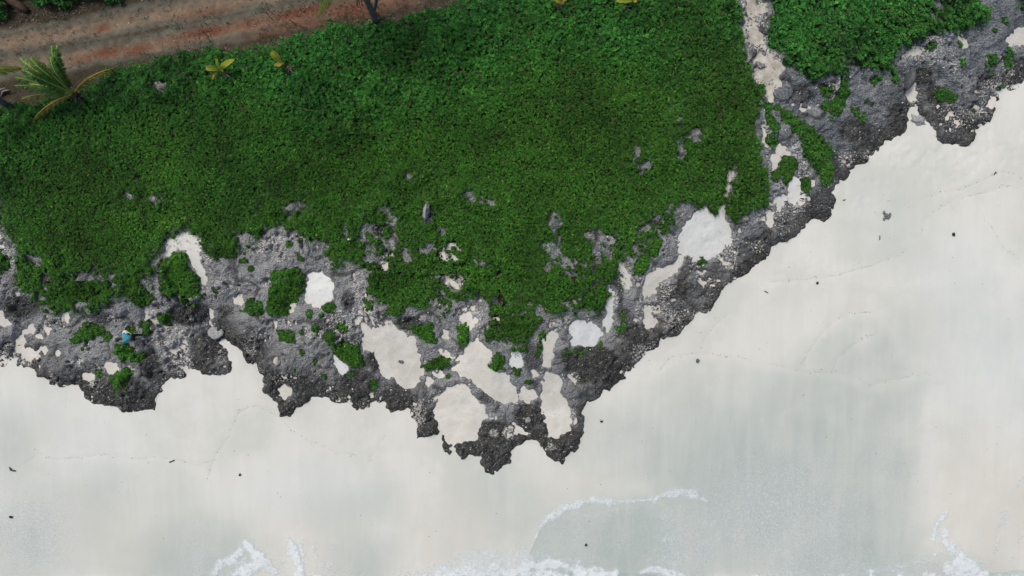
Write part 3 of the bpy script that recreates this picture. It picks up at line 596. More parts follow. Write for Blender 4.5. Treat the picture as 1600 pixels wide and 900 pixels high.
o = np_mesh('sea', np.stack([SX.ravel(), SY.ravel(), sz.ravel()], 1), fq, M_sea, {'depth': np.clip((-14.6 - SY.ravel()) / 14, 0, 1)})
tag(o, kind='structure')
sheet('sea_bed', [(-900, -900, -5), (900, -900, -5), (900, -17, -1.9), (-900, -17, -1.9)], M_sand)
M_foam, t, b = mat('sea_foam', .6, .3); q = N(t); b.inputs['Base Color'].default_value = (.72, .79, .82, 1)
fo = q.attr('foam').outputs['Fac']
lace = q.noise(5.0, 8, .75); bub = q.vor(9, 'DISTANCE_TO_EDGE')
al = q.mapr(q.math('ADD', fo, q.math('SUBTRACT', q.math('MULTIPLY', lace, 1.9), q.math('ADD', q.math('MULTIPLY', bub, .3), 1.02))), 0., 1.0, 0, .84)
tr = q.n('ShaderNodeBsdfTransparent'); ms = q.n('ShaderNodeMixShader')
q.L.new(al, ms.inputs[0]); q.L.new(tr.outputs[0], ms.inputs[1]); q.L.new(b.outputs[0], ms.inputs[2]); q.L.new(ms.outputs[0], t.nodes['Material Output'].inputs['Surface'])
q.bump(lace, .5, .05, b)
FOAM = np.zeros(GU.shape)
STROKES = [(SW[1:12], 2.4, .75), (SW[3:7], 5.5, .78), ([(1020,781),(1045,771),(1065,769),(1085,774)], 6, .75), ([(843,825),(860,806),(880,793)], 5, .6),
 ([(900,795),(902,830),(898,855),(890,885)], 6, .4), ([(640,903),(690,893),(715,876),(750,868),(790,872),(830,872)], 9, .6), ([(800,893),(830,885),(860,882),(890,888),(915,896),(960,897)], 8, 1.),
 ([(690,900),(760,893),(830,897),(900,903)], 14, .85), ([(918,893),(930,888),(942,890),(947,900)], 5, .95), ([(1003,895),(1015,890),(1030,890),(1045,896),(1065,899)], 6, .9),
 ([(1478,800),(1475,808),(1465,815),(1460,832),(1457,845)], 4, .85), ([(1473,835),(1480,850),(1490,862),(1500,875),(1515,885)], 9, .95), ([(1480,890),(1500,886),(1520,888),(1540,897)], 10, 1.),
 ([(1458,866),(1470,862)], 6, .8), ([(1360,895),(1390,888),(1420,880),(1445,875),(1475,880)], 6, .55), ([(1568,800),(1570,812),(1562,820)], 5, .55), ([(1598,748),(1590,760)], 4, .6), ([(1590,845),(1600,838)], 4, .5), ([(1580,875),(1584,870)], 4, .6),
 ([(1560,840),(1555,860)], 4, .5), ([(335,892),(345,882)], 8, .8), ([(356,876),(368,868),(376,862)], 9, .85), ([(388,850),(393,860)], 10, 1.), ([(402,868),(408,880)], 11, .95), ([(420,888),(428,893)], 8, .8), ([(378,895),(395,885)], 14, .9), ([(372,880),(385,874)], 10, .7), ([(455,848),(460,860),(468,878),(466,900)], 8, 1.),
 ([(470,850),(474,870),(470,895)], 5, .85), ([(488,852),(495,868)], 4, .6), ([(500,880),(512,888),(518,880)], 6, .55), ([(436,880),(445,878)], 5, .55), ([(520,853),(523,856)], 3, .5),
 ([(-50,960),(200,950),(420,930),(640,925),(900,935),(1200,930),(1500,920),(1650,930)], 26, .9), ([(1110,815),(1105,840),(1100,870)], 18, .32), ([(1040,815),(1045,850),(1035,880)], 22, .42), ([(870,820),(930,800),(1000,800),(1080,800)], 14, .22), ([(850,870),(950,865),(1050,870)], 26, .22), ([(1230,880),(1330,885),(1420,888)], 16, .25), ([(720,890),(800,880),(900,892)], 20, .6), ([(400,880),(480,885)], 30, .25), ([(350,890),(400,870)], 26, .35)]
for pl, wd, am in STROKES:
    d = seg_dist(pl, False, wd * 2.2); FOAM = np.maximum(FOAM, am * sstep(wd * 1.7, wd * .25, d + (fbm(GU, GV, 12, 141, 3) - .5) * wd * 2.))
o = grid_mesh('sea_foam', np.arange(-60, 1660, 2.), np.arange(740, 1000, 2.), lambda A, B: samp(FOAM, A, B) > .03,
              lambda u, v: np.maximum(bzf(u, v) + .02, SEA + .03) + .05 * samp(FOAM, u, v) * fbm(u, v, 6, 151, 3), M_foam, {'foam': F(FOAM)})
tag(o, 'white lacy foam washing up the wet sand', kind='stuff')

# ------------------------------------------------------------------ foliage builder
def rosettes(P, R, C, nl=7, seed=1, flat=.5):
    """P n×3 centres, R radii, C n×3 colours -> verts, quads, colours; each rosette is a whorl of folded leaves"""
    r = np.random.default_rng(seed); n = len(P)
    nl_in = 2 if nl < 6 else 3; tot = nl + nl_in
    a0 = r.random(n) * 6.283
    tilt = r.normal(0, .30, (n, 2))
    ang = a0[:, None] + np.concatenate([np.arange(nl) / nl * 6.283, np.arange(nl_in) / nl_in * 6.283 + .5])[None, :] + r.normal(0, .22, (n, tot))
    outer = np.concatenate([np.ones(nl), np.zeros(nl_in)])[None, :]
    L = R[:, None] * (np.where(outer > 0, 1., .55)) * r.uniform(.75, 1.2, (n, tot))
    el = np.where(outer > 0, flat * r.uniform(.15, 1.3, (n, tot)), 1.0 + r.normal(0, .15, (n, tot)))
    W = L * r.uniform(.24, .34, (n, tot))
    dx, dy = np.cos(ang), np.sin(ang); ce, se = np.cos(el), np.sin(el)
    V = np.zeros((n, tot, 4, 3), np.float32)
    for k, (s, wd, dr) in enumerate(((.06, 0, 0), (.62, 1, .03), (1, 0, -.16), (.62, -1, .03))):
        V[:, :, k, 0] = dx * ce * L * s - dy * W * wd; V[:, :, k, 1] = dy * ce * L * s + dx * W * wd
        V[:, :, k, 2] = se * L * s + L * (dr + (.12 if wd else 0))
    V[..., 2] += V[..., 0] * tilt[:, None, None, 0] + V[..., 1] * tilt[:, None, None, 1]
    V += P[:, None, None, :]
    col = C[:, None, None, :] * r.uniform(.72, 1.3, (n, tot, 1, 1)) * np.where(outer > 0, 1., 1.25)[:, :, None, None]
    col = np.broadcast_to(col, V.shape).reshape(-1, 3)
    Q = np.arange(n * tot * 4).reshape(-1, 4)
    return V.reshape(-1, 3), Q, col
coarse = np.clip(sstep(330, 40, GV + (fbm(GU, GV, 120, 161, 3) - .5) * 260 + np.where(GU < 1190, (GU - 420) * .22, 60)), 0, 1)
C_A = np.array((.026, .122, .020)); C_B = np.array((.033, .113, .013))
def fol_col(u, v, seed, k=1.):
    r = np.random.default_rng(seed); cs = samp(coarse, u, v)
    n1 = fbm(u, v, 70, 171, 3); n2 = fbm(u, v, 16, 175, 3)
    c = C_B[None] * (1 - cs[:, None]) + C_A[None] * cs[:, None]
    c = c * (k * (.28 + 1.0 * n1 + .55 * n2))[:, None] * r.uniform(.45, 1.6, (len(u), 1))
    y = (r.random(len(u)) < .05)[:, None]; c = np.where(y, c * np.array((2.4, 1.5, 1.4)), c)
    br = (r.random(len(u)) < .015)[:, None]; c = np.where(br, np.array((.10, .075, .04))[None] * np.ones((len(u), 1)), c)
    return c
def canopy(u, v, sd, amp=1.):
    cs = samp(coarse, u, v)
    e = sstep(-1, 14, sd)
    return amp * (.08 + e * (.16 + .30 * cs) + (fbm(u, v, 34, 181, 3) - .5) * (.30 + .4 * cs) * e + (fbm(u, v, 11, 185, 2) - .5) * (.12 + .10 * cs) * e)
def scatter(box, field, per_m2, rad, seed, reach=2.0):
    r = np.random.default_rng(seed); (a, b_, c, d) = box
    n = int((c - a) * (d - b_) / 900 * per_m2)
    u = r.uniform(a, c, n); v = r.uniform(b_, d, n)
    sdv = samp(field, u, v); k = (sdv > 0) | ((sdv > -reach) & (r.random(n) < .30 * np.exp(np.clip(sdv, -20, 0) / 4.5)))
    return u[k], v[k], sdv[k]
def ground_cover(name, box, field, seed):
    Vs, Qs, Cs = [], [], []; off = 0
    for (dens, r0, r1, sd) in ((105, .07, .12, 1), (300, .042, .078, 2)):
        u, v, s = scatter(box, field, dens, 0, seed + sd, 12.)
        cs = samp(coarse, u, v); r = np.random.default_rng(seed + 5 + sd)
        pr = sstep(.25, .65, cs) if sd == 1 else 1 - .8 * sstep(.3, .7, cs)
        k = r.random(len(u)) < pr; u, v, s = u[k], v[k], s[k]
        R = r.uniform(r0, r1, len(u)) * np.clip(.72 + s / 20, .72, 1)
        zb = samp(ZB, u, v); x, y = wpos(u, v, zb)
        z = samp(TOP, u, v) + .08 + canopy(u, v, s) - r.random(len(u)) ** 1.3 * (.12 + .07 * samp(coarse, u, v)) * sstep(0, 16, s)
        V, Q, C = rosettes(np.stack([x, y, z], 1), R, fol_col(u, v, seed + 9 + sd), 5 if sd == 2 else 6, seed + sd)
        Vs.append(V); Qs.append(Q + off); Cs.append(C); off += len(V)
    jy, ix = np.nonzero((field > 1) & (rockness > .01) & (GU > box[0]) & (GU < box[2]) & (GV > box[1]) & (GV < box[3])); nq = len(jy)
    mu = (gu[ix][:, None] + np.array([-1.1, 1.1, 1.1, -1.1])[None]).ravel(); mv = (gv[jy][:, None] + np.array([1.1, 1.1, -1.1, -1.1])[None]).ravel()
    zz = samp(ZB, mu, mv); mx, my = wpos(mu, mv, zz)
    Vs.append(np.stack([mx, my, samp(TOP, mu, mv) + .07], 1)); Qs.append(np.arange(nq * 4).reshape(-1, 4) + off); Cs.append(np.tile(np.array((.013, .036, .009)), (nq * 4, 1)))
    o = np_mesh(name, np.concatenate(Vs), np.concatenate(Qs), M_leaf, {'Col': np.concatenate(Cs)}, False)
    return o
left_f = np.where(GU < 1198, veg_r, -60); right_f = np.where(GU >= 1192, veg_r, -60)
trk_up = np.full(GU.shape, -60.)
o = ground_cover('ground_cover', (-160, -130, 1210, 560), left_f, 100)
tag(o, 'dense green creeping ground cover between the dirt track and the rock shelf', kind='stuff')
o = ground_cover('ground_cover', (1190, -130, 1720, 140), right_f, 200)
tag(o, 'dense green scrub right of the sandy path', kind='stuff')
def clump(poly_or_ell, label, group, seed, kcol=1.25, amp=1., name='creeper_clump', cat='plant', big=False):
    f = sdf(poly_or_ell, 40.) if isinstance(poly_or_ell, list) else ell(*poly_or_ell)
    if isinstance(poly_or_ell, list):
        xs = [p[0] for p in poly_or_ell]; ys = [p[1] for p in poly_or_ell]; box = (min(xs) - 4, min(ys) - 4, max(xs) + 4, max(ys) + 4); uc, vc = sum(xs) / len(xs), sum(ys) / len(ys)
    else:
        a, b_, c, d = poly_or_ell; box = (a - c, b_ - d, a + c, b_ + d); uc, vc = a, b_
    f = f + ((n10 - .5) * 8 + (n4 - .5) * 8) * (1 if isinstance(poly_or_ell, list) else .3)
    i0, i1 = int((box[0] - U0) / ST), int((box[2] - U0) / ST) + 2; j0, j1 = int((box[1] - V0) / ST), int((box[3] - V0) / ST) + 2
    m_ = f[j0:j1, i0:i1] > .6; lab_ = np.zeros(m_.shape, int); best, bn, k_ = 0, 0, 0
    for a_ in range(m_.shape[0]):
        for c_ in range(m_.shape[1]):
            if m_[a_, c_] and not lab_[a_, c_]:
                k_ += 1; st_ = [(a_, c_)]; lab_[a_, c_] = k_; cnt = 0
                while st_:
                    y_, x_ = st_.pop(); cnt += 1
                    for dy_, dx_ in ((1, 0), (-1, 0), (0, 1), (0, -1)):
                        p_, q_ = y_ + dy_, x_ + dx_
                        if 0 <= p_ < m_.shape[0] and 0 <= q_ < m_.shape[1] and m_[p_, q_] and not lab_[p_, q_]: lab_[p_, q_] = k_; st_.append((p_, q_))
                if cnt > bn: best, bn = k_, cnt
    f = f.copy(); f[j0:j1, i0:i1] = np.where(lab_ == best, f[j0:j1, i0:i1], -5)
    u, v, s = scatter(box, f, 60 if big else 420, 0, seed); r = np.random.default_rng(seed + 1)
    if len(u) < 4: return None
    zb = samp(ZB, u, v); x, y = wpos(u, v, zb)
    z = samp(TOP, u, v) + amp * (.05 + .11 * sstep(0, 9, s) + (fbm(u, v, 9, 185, 2) - .5) * .10) - r.random(len(u)) * .06
    c0 = at(uc, vc)
    cc = fol_col(u, v, seed + 3, kcol)
    P = np.stack([x, y, z], 1) - np.array(c0)[None]
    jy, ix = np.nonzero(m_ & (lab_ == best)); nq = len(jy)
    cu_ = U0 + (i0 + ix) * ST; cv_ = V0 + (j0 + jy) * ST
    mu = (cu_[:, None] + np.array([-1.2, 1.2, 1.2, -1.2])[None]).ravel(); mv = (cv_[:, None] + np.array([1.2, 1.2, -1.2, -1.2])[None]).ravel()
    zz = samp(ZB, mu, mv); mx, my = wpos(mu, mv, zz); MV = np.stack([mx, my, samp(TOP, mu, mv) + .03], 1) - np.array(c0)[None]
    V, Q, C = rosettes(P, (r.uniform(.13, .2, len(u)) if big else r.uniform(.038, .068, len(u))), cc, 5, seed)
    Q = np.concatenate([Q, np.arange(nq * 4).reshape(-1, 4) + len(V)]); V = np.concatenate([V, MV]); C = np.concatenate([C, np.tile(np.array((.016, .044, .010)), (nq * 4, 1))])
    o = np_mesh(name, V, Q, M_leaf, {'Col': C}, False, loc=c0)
    return tag(o, label, cat, group)
for i, (p, lab) in enumerate(CLUMPS):
    if lab: clump(p, lab, 'creeper clumps standing alone on the rock', 300 + i * 7)
for i, e in enumerate(TUFTS):
    clump(e, TUFT_LABELS[i], 'tiny creeper tufts on the rock', 900 + i * 5, name='creeper_tuft')
clump([(-60,-60),(45,-60),(20,-5),(22,22),(20,30),(0,36),(-60,42)], 'dark leafy bush in the top left corner beyond the track', 'bushes beyond the track', 1300, .85, 4., 'bush', 'bush', True)
clump([(52,-60),(50,5),(60,12),(85,14),(105,17),(120,8),(135,5),(150,3),(165,6),(192,5),(198,-60)], 'bright leafy bush at the top edge beyond the track', 'bushes beyond the track', 1310, 1.0, 4., 'bush', 'bush', True)

# ------------------------------------------------------------------ coral rubble, litter, track grass (uncountable)
def stones(name, u, v, size, m, dz, seed, label):
    r = np.random.default_rng(seed); n = len(u)
    base = np.array([(1,0,0),(.3,.9,.1),(-.8,.6,0),(-.9,-.5,.1),(.2,-1,0),(0.05,0.05,.75)], float); fc = np.array([(0,1,5),(1,2,5),(2,3,5),(3,4,5),(4,0,5)])
    a = r.random(n) * 6.283; S = size[:, None, None] * r.uniform(.6, 1.3, (n, 6, 3)) * base[None]
    x = S[..., 0] * np.cos(a)[:, None] - S[..., 1] * .7 * np.sin(a)[:, None]; y = S[..., 0] * np.sin(a)[:, None] + S[..., 1] * .7 * np.cos(a)[:, None]
    zb = samp(ZB, u, v); X, Y = wpos(u, v, zb); Z = samp(TOP, u, v) + dz
    V = np.stack([x + X[:, None], y + Y[:, None], S[..., 2] + Z[:, None]], -1).reshape(-1, 3)
    Fc = (fc[None] + (np.arange(n) * 6)[:, None, None]).reshape(-1, 3)
    o = np_mesh(name, V, Fc, m, {}, False); return tag(o, label, kind='stuff')
n = 60000; u = RNG.uniform(-20, 1620, n); v = RNG.uniform(-20, 750, n)
pr = np.clip(.03 + .30 * samp(spk, u, v) + .02 * samp(dark, u, v) + .12 * (samp(pk, u, v) > -7) + .09 * (samp(veg_r, u, v) > -10), 0, 1) * (samp(g, u, v) > 2) * (samp(veg_r, u, v) < -1) * (vnoise(u, v, 12, 191) > .42)
k = RNG.random(n) < pr; stones('coral_rubble', u[k], v[k], RNG.uniform(.02, .065, k.sum()), M_white, -.01, 5, 'small white coral fragments strewn over the rock')
n = 60000; u = RNG.uniform(-20, 1620, n); v = RNG.uniform(-20, 750, n)
pr = np.clip(.03 + .22 * samp(dark, u, v), 0, 1) * (samp(g, u, v) > 3) * (samp(veg_r, u, v) < -1) * (vnoise(u, v, 14, 197) > .4)
k = RNG.random(n) < pr; stones('rock_rubble', u[k], v[k], RNG.uniform(.03, .12, k.sum()), M_rock, -.01, 6, 'loose grey stones lying on the rock shelf')
n = 9000; u = RNG.uniform(1140, 1265, n); v = RNG.uniform(-60, 180, n)
k = (samp(pk, u, v) > 0) & (vnoise(u, v, 16, 203) > .5) & (RNG.random(n) < .75); stones('path_rubble', u[k], v[k], RNG.uniform(.03, .09, k.sum()), M_rock, -.01, 8, 'grey stones scattered over the sandy path')
# wrack specks along the swash lines
pu, pv = [], []
for L in LINES:
    for (a, b_), (c, d) in zip(L[:-1], L[1:]):
        for k in range(int(math.hypot(c - a, d - b_) / 6)):
            if random.random() < .55: tt = random.random(); pu.append(a + (c - a) * tt + random.gauss(0, 1.6)); pv.append(b_ + (d - b_) * tt + random.gauss(0, 1.6))
for k in range(260): pu.append(random.uniform(0, 1600)); pv.append(random.uniform(300, 860))
pu = np.array(pu); pv = np.array(pv); k = samp(c_sdf, pu, pv) < -8
stones('beach_wrack', pu[k], pv[k], np.random.default_rng(3).uniform(.012, .032, k.sum()), M_wood, 0, 9, 'small dark bits of sea wrack along the swash lines')
def litter(name, u, v, lo_, hi_, cols, seed, label, dz=.05, up=.3):
    r = np.random.default_rng(seed); n = len(u); zb = samp(ZB, u, v); x, y = wpos(u, v, zb); z = zb + dz + rutz(u, v) + .03
    a = r.random(n) * 6.283; L = r.uniform(lo_, hi_, n); W = L * r.uniform(.15, .35, n); t_ = r.normal(0, up, n) * L
    V = np.zeros((n, 4, 3)); ca, sa = np.cos(a), np.sin(a)
    for k, (s, wd, h) in enumerate(((-.5, 0, 0), (0, .5, .3), (.5, 0, 1), (0, -.5, .3))):
        V[:, k, 0] = x + ca * L * s - sa * W * wd; V[:, k, 1] = y + sa * L * s + ca * W * wd; V[:, k, 2] = z + np.abs(t_) * h
    C = np.asarray(cols)[r.integers(0, len(cols), n)] * r.uniform(.6, 1.3, (n, 1))
    o = np_mesh(name, V.reshape(-1, 3), np.arange(n * 4).reshape(-1, 4), M_leaf, {'Col': np.repeat(C, 4, 0)}, False); return tag(o, label, kind='stuff')
n = 40000; u = RNG.uniform(-80, 800, n); v = RNG.uniform(-60, 175, n); td = samp(trk, u, v); di = np.minimum(samp(up, u, v), samp(lo, u, v))
k = (td > -2) & (RNG.random(n) < np.clip(.07 + .40 * np.exp(-(td / 9) ** 2) + .20 * (samp(up, u, v) > 26) * (v < 60), 0, 1)) & (vnoise(u, v, 18, 211) > .35)
litter('leaf_litter', u[k], v[k], .06, .17, [(.12, .085, .05), (.07, .055, .035), (.18, .15, .09), (.045, .04, .03), (.13, .12, .10)], 21, 'dry brown and yellow leaf litter along the track edge')
k = (td > 6) & (RNG.random(n) < .10 + .25 * ((samp(up, u, v) > 24) & (v < 60)) + .2 * ((di > 12) & (di < 26))) & (vnoise(u, v, 22, 217) > .5)
litter('track_grass', u[k], v[k], .06, .16, [(.035, .06, .025), (.05, .065, .035), (.06, .065, .05), (.03, .045, .02)], 22, 'thin grey green grass growing on the track', up=.9)

# ------------------------------------------------------------------ palms
def tube_pts(path, rad, ns=6):
    V, Fc = [], []
    for i, p in enumerate(path):
        d = (path[min(i + 1, len(path) - 1)] - path[max(i - 1, 0)]).normalized()
        a = d.cross(Vector((.13, .31, 1))).normalized() if abs(d.z) < .95 else d.cross(Vector((0, 1, 0))).normalized()
        b_ = d.cross(a)
        for k in range(ns): an = k / ns * 6.2832; V.append(p + (a * math.cos(an) + b_ * math.sin(an)) * rad[i])
    for i in range(len(path) - 1):
        for k in range(ns): k2 = (k + 1) % ns; Fc.append((i * ns + k, i * ns + k2, (i + 1) * ns + k2, (i + 1) * ns + k))
    n = len(V); V += [path[0], path[-1]]
    for k in range(ns): k2 = (k + 1) % ns; Fc.append((n, k2, k)); m_ = (len(path) - 1) * ns; Fc.append((n + 1, m_ + k, m_ + k2))
    return V, Fc
def bez(a, m, b_, n): return [a * (1 - t) ** 2 + m * 2 * t * (1 - t) + b_ * t * t for t in [i / n for i in range(n + 1)]]
def frond(root, a, tip, arch, lf=.5, green=(.035, .085, .018), yellow=0., n=30, skip=0., midmat=None, lab=None, droop=.45):
    """one coconut frond: midrib from a to tip with two rows of leaflets; arch raises the middle"""
    L = (tip - a).length; m_ = (a + tip) / 2 + Vector((0, 0, arch))
    path = bez(a, m_, tip, 16)
    V, Q, C = [], [], []; r = random.Random(int(abs(tip.x * 991 + tip.y * 37)))
    for i in range(n):
        t_ = .12 + .88 * i / (n - 1); f = t_ * 16; k = min(15, int(f)); p = path[k].lerp(path[k + 1], f - k)
        d = (path[k + 1] - path[k]).normalized(); side = d.cross(Vector((0, 0, 1))).normalized(); upv = side.cross(d).normalized()
        ll = lf * (math.sin(math.pi * min(1, .18 + t_ * .80)) ** .6) * (.55 if t_ > .97 else 1)
        for s in (-1, 1):
            if r.random() < skip: continue
            fw = r.uniform(.65, 1.0) + .7 * t_ * t_
            e = (side * s + d * fw).normalized() * ll * r.uniform(.85, 1.1)
            e = e + Vector((0, 0, -ll * droop * r.uniform(.5, 1.4))) + upv * ll * .15
            wv = d * (.036 + .012 * r.random()); md = p + e * .5 + Vector((0, 0, ll * .10))
            b0 = len(V); V += [p - wv * .7, p + wv * .7, md + wv * 1.1, p + e, md - wv * 1.1]; Q.append((b0, b0 + 1, b0 + 2, b0 + 4)); Q.append((b0 + 4, b0 + 2, b0 + 3, b0 + 3))
            yy = min(1, yellow * (r.uniform(.4, 1.2) + (t_ - .5) * .6)); yy = max(0, yy); g_ = r.uniform(.75, 1.3)
            c = [green[j] * 1.75 * g_ * (1 - yy) + (.24, .16, .03)[j] * yy * g_ for j in range(3)]; C += [c] * 5
    o0 = Vector(root.location); Vn = np.array([tuple(p - o0) for p in V]); tri = []
    for q_ in Q:
        if q_[2] == q_[3]: tri.append(q_[:3])
        else: tri += [q_[:3], (q_[0], q_[2], q_[3])]
    fo_ = np_mesh('frond', Vn, np.array(tri), M_leaf, {'Col': np.array(C)}, False, parent=root)
    if lab: fo_['label'] = lab
    V2, F2 = tube_pts([p - o0 + Vector((0, 0, .012)) for p in path], [.05 * (1 - .75 * i / 16) for i in range(17)], 5)
    py_mesh('midrib', V2, F2, midmat or M_rach, parent=fo_)
    return fo_
def trunk(root, pts, r0, r1, m=None):
    o0 = Vector(root.location); n = 14; path = []
    for i in range(n + 1):
        f = i / n * (len(pts) - 1); k = min(len(pts) - 2, int(f)); path.append(pts[k].lerp(pts[k + 1], f - k) - o0)
    V, Fc = tube_pts(path, [(r0 + (r1 - r0) * i / n) * (1 + (.12 if i % 2 else -.04)) for i in range(n + 1)], 9)
    return py_mesh('trunk', V, Fc, m or M_trunk, parent=root)
# the big young palm
b0 = at(131, 156, 0, ZB); rt = empty('palm_tree', b0); tag(rt, 'young coconut palm with a wide green crown and yellow lower fronds beside the track', 'palm', 'coconut palms')
zc = b0.z + 1.25; cr = at_h(115, 146, zc)
trunk(rt, [b0, (b0 + cr) / 2 + Vector((.03, 0, 0)), cr], .19, .13, M_husk)
for (tu, tv, th, ar, yl, lf, dr) in [(52,190,.35,.75,.75,.32,.9),(34,155,1.0,.75,.25,.42,.8),(23,134,1.6,.9,.10,.50,.7),(33,108,2.3,1.0,0,.55,.5),(31,91,2.6,1.1,.05,.55,.5),(48,91,3.1,.9,0,.55,.4),(80,90,2.9,.9,.02,.5,.5),(90,71,2.7,.9,.0,.5,.5),
        (81,72,3.0,.8,0,.55,.4),(24,121,1.9,.9,.05,.55,.6),(176,107,.7,.75,.7,.32,.8),(52,118,3.3,.7,0,.55,.4),(45,132,2.4,.9,0,.5,.6),(66,98,3.6,.5,0,.45,.4)]:
    tip = at_h(tu, tv, b0.z + th); frond(rt, cr + (tip - cr).normalized() * .06, tip, ar, lf * .78, (.036, .090, .016), yl, 30, .06, M_rachy if yl > .5 else M_rach, 'yellowing drooping frond' if yl > .5 else None, dr)
for (p1, p2) in (((118,150),(119,167)), ((120,145),(134,152)), ((122,152),(128,162)), ((126,150),(138,158))):
    a = at_h(*p1, b0.z + .9); c = at_h(*p2, b0.z + .25); V, Fc = tube_pts([q_ - Vector(b0) for q_ in bez(a, (a + c) / 2 + Vector((.12, .05, .2)), c, 8)], [.05 * (1 - i * .09) for i in range(9)], 5); py_mesh('dry_stalk', V, Fc, M_dry, parent=rt)
# tall pair at the top edge
b0 = at(588, 36, 0, ZB); rt = empty('palm_tree', b0); tag(rt, 'tall grey trunked palm leaning past the top edge with one frond hanging over the track', 'palm', 'coconut palms')
cr = at_h(560, -42, b0.z + 5.2)
trunk(rt, [b0, at_h(581, 18, b0.z + 1.3), at_h(573, 0, b0.z + 2.6), at_h(565, -24, b0.z + 4.2), cr], .155, .11)
frond(rt, cr, at_h(497, 28, b0.z + 3.0), 1.5, .58, (.034, .080, .016), .08, 44, 0, M_rachy, None, .35)
for (tu, tv, th) in [(450,-40,5.5),(440,-110,6),(500,-160,6.5),(580,-180,6.8),(650,-140,6.3),(680,-70,5.2),(470,-80,7),(600,-120,7.5)]: frond(rt, cr, at_h(tu, tv, b0.z + th), 1.0, .55, (.034, .08, .016), 0, 26)
o0 = Vector(b0)
for k in range(7):
    p = at_h(562 + random.uniform(-4, 4), 3 + random.uniform(-5, 6), b0.z + 3.6 + random.uniform(-.5, .3)); V, Fc = tube_pts([cr - o0, (cr + p) / 2 - o0 + Vector((0, 0, .1)), p - o0], [.03, .05, .02], 5); py_mesh('dry_stalk', V, Fc, M_dry, parent=rt)
for (p1, p2) in (((588,32),(598,29)), ((586,36),(580,40)), ((588,36),(590,41))):
    a, c = at(*p1, .12, ZB), at(*p2, .03, ZB); V, Fc = tube_pts([a - o0, (a + c) / 2 - o0 + Vector((0, 0, .03)), c - o0], [.07, .05, .02], 5); py_mesh('root', V, Fc, M_trunk, parent=rt)
b1 = at(583, 20, 0, ZB); rt = empty('palm_tree', b1); tag(rt, 'thinner grey palm trunk rising behind the tall one at the top edge', 'palm', 'coconut palms')
cr = at_h(593, -48, b1.z + 4.4); trunk(rt, [b1, at_h(586, 10, b1.z + 1.0), at_h(589, -4, b1.z + 2.0), cr], .10, .075)
for (tu, tv, th) in [(520,-110,6),(590,-150,6.5),(660,-120,6),(700,-70,5),(640,-150,6.8)]: frond(rt, cr, at_h(tu, tv, b1.z + th), .9, .5, (.034, .08, .016), 0, 24)
# palm off the left edge
b0 = at(14, 168, 0, ZB); rt = empty('palm_tree', b0); tag(rt, 'grey leaning palm trunk at the left edge with one yellow ribbed frond reaching in', 'palm', 'coconut palms')
cr = at_h(-42, 122, b0.z + 3.2); trunk(rt, [b0, at_h(0, 157, b0.z + .7), at_h(-20, 140, b0.z + 1.8), cr], .17, .12)
frond(rt, cr, at_h(33, 107, b0.z + 2.6), .9, .5, (.04, .09, .016), .15, 34, 0, M_rachy, None, .5)
for (tu, tv, th) in [(-130,60,4.5),(-60,20,4.6),(-150,130,4.2),(-120,190,3),(-50,200,2.5),(-10,60,4.6),(-100,90,5)]: frond(rt, cr, at_h(tu - 15, tv, b0.z + th), .9, .5, (.034, .08, .016), 0, 24)
for k in range(6):
    a = at(random.uniform(-10, 6), random.uniform(146, 156), .1, ZB); c = a + Vector((random.uniform(.4, .8), random.uniform(.0, .35), random.uniform(0, .2))); o0 = Vector(b0)
    V, Fc = tube_pts([a - o0, (a + c) / 2 - o0 + Vector((0, 0, .1)), c - o0], [.04, .05, .02], 5); py_mesh('dry_stalk', V, Fc, M_dry, parent=rt)

# palm seedlings: broad undivided leaves sprouting from a husk
def stone_mesh(name, sx, sy, sz, m, parent=None, loc=(0, 0, 0), seed=0, sub=3, lump=.25, rz=0.):
    import bmesh
    bm = bmesh.new(); bmesh.ops.create_icosphere(bm, subdivisions=sub, radius=1)
    V = np.array([v_.co[:] for v_ in bm.verts])
    d = 1 + lump * (fbm(V[:, 0] * 10 + 40, V[:, 1] * 10 + V[:, 2] * 8 + 40, 9, seed + 301, 4, .6) - .5) * 2.6
    ca, sa = math.cos(rz), math.sin(rz)
    for v_, k in zip(bm.verts, d):
        p = v_.co * float(k); x, y = p.x * sx, p.y * sy; v_.co = (x * ca - y * sa, x * sa + y * ca, max(p.z, -.6) * sz)
    me = bpy.data.meshes.new(name); bm.to_mesh(me); bm.free(); me.materials.append(m)
    for p in me.polygons: p.use_smooth = True
    o = bpy.data.objects.new(name, me); COL.objects.link(o); o.location = loc
    if parent: o.parent = parent
    return o
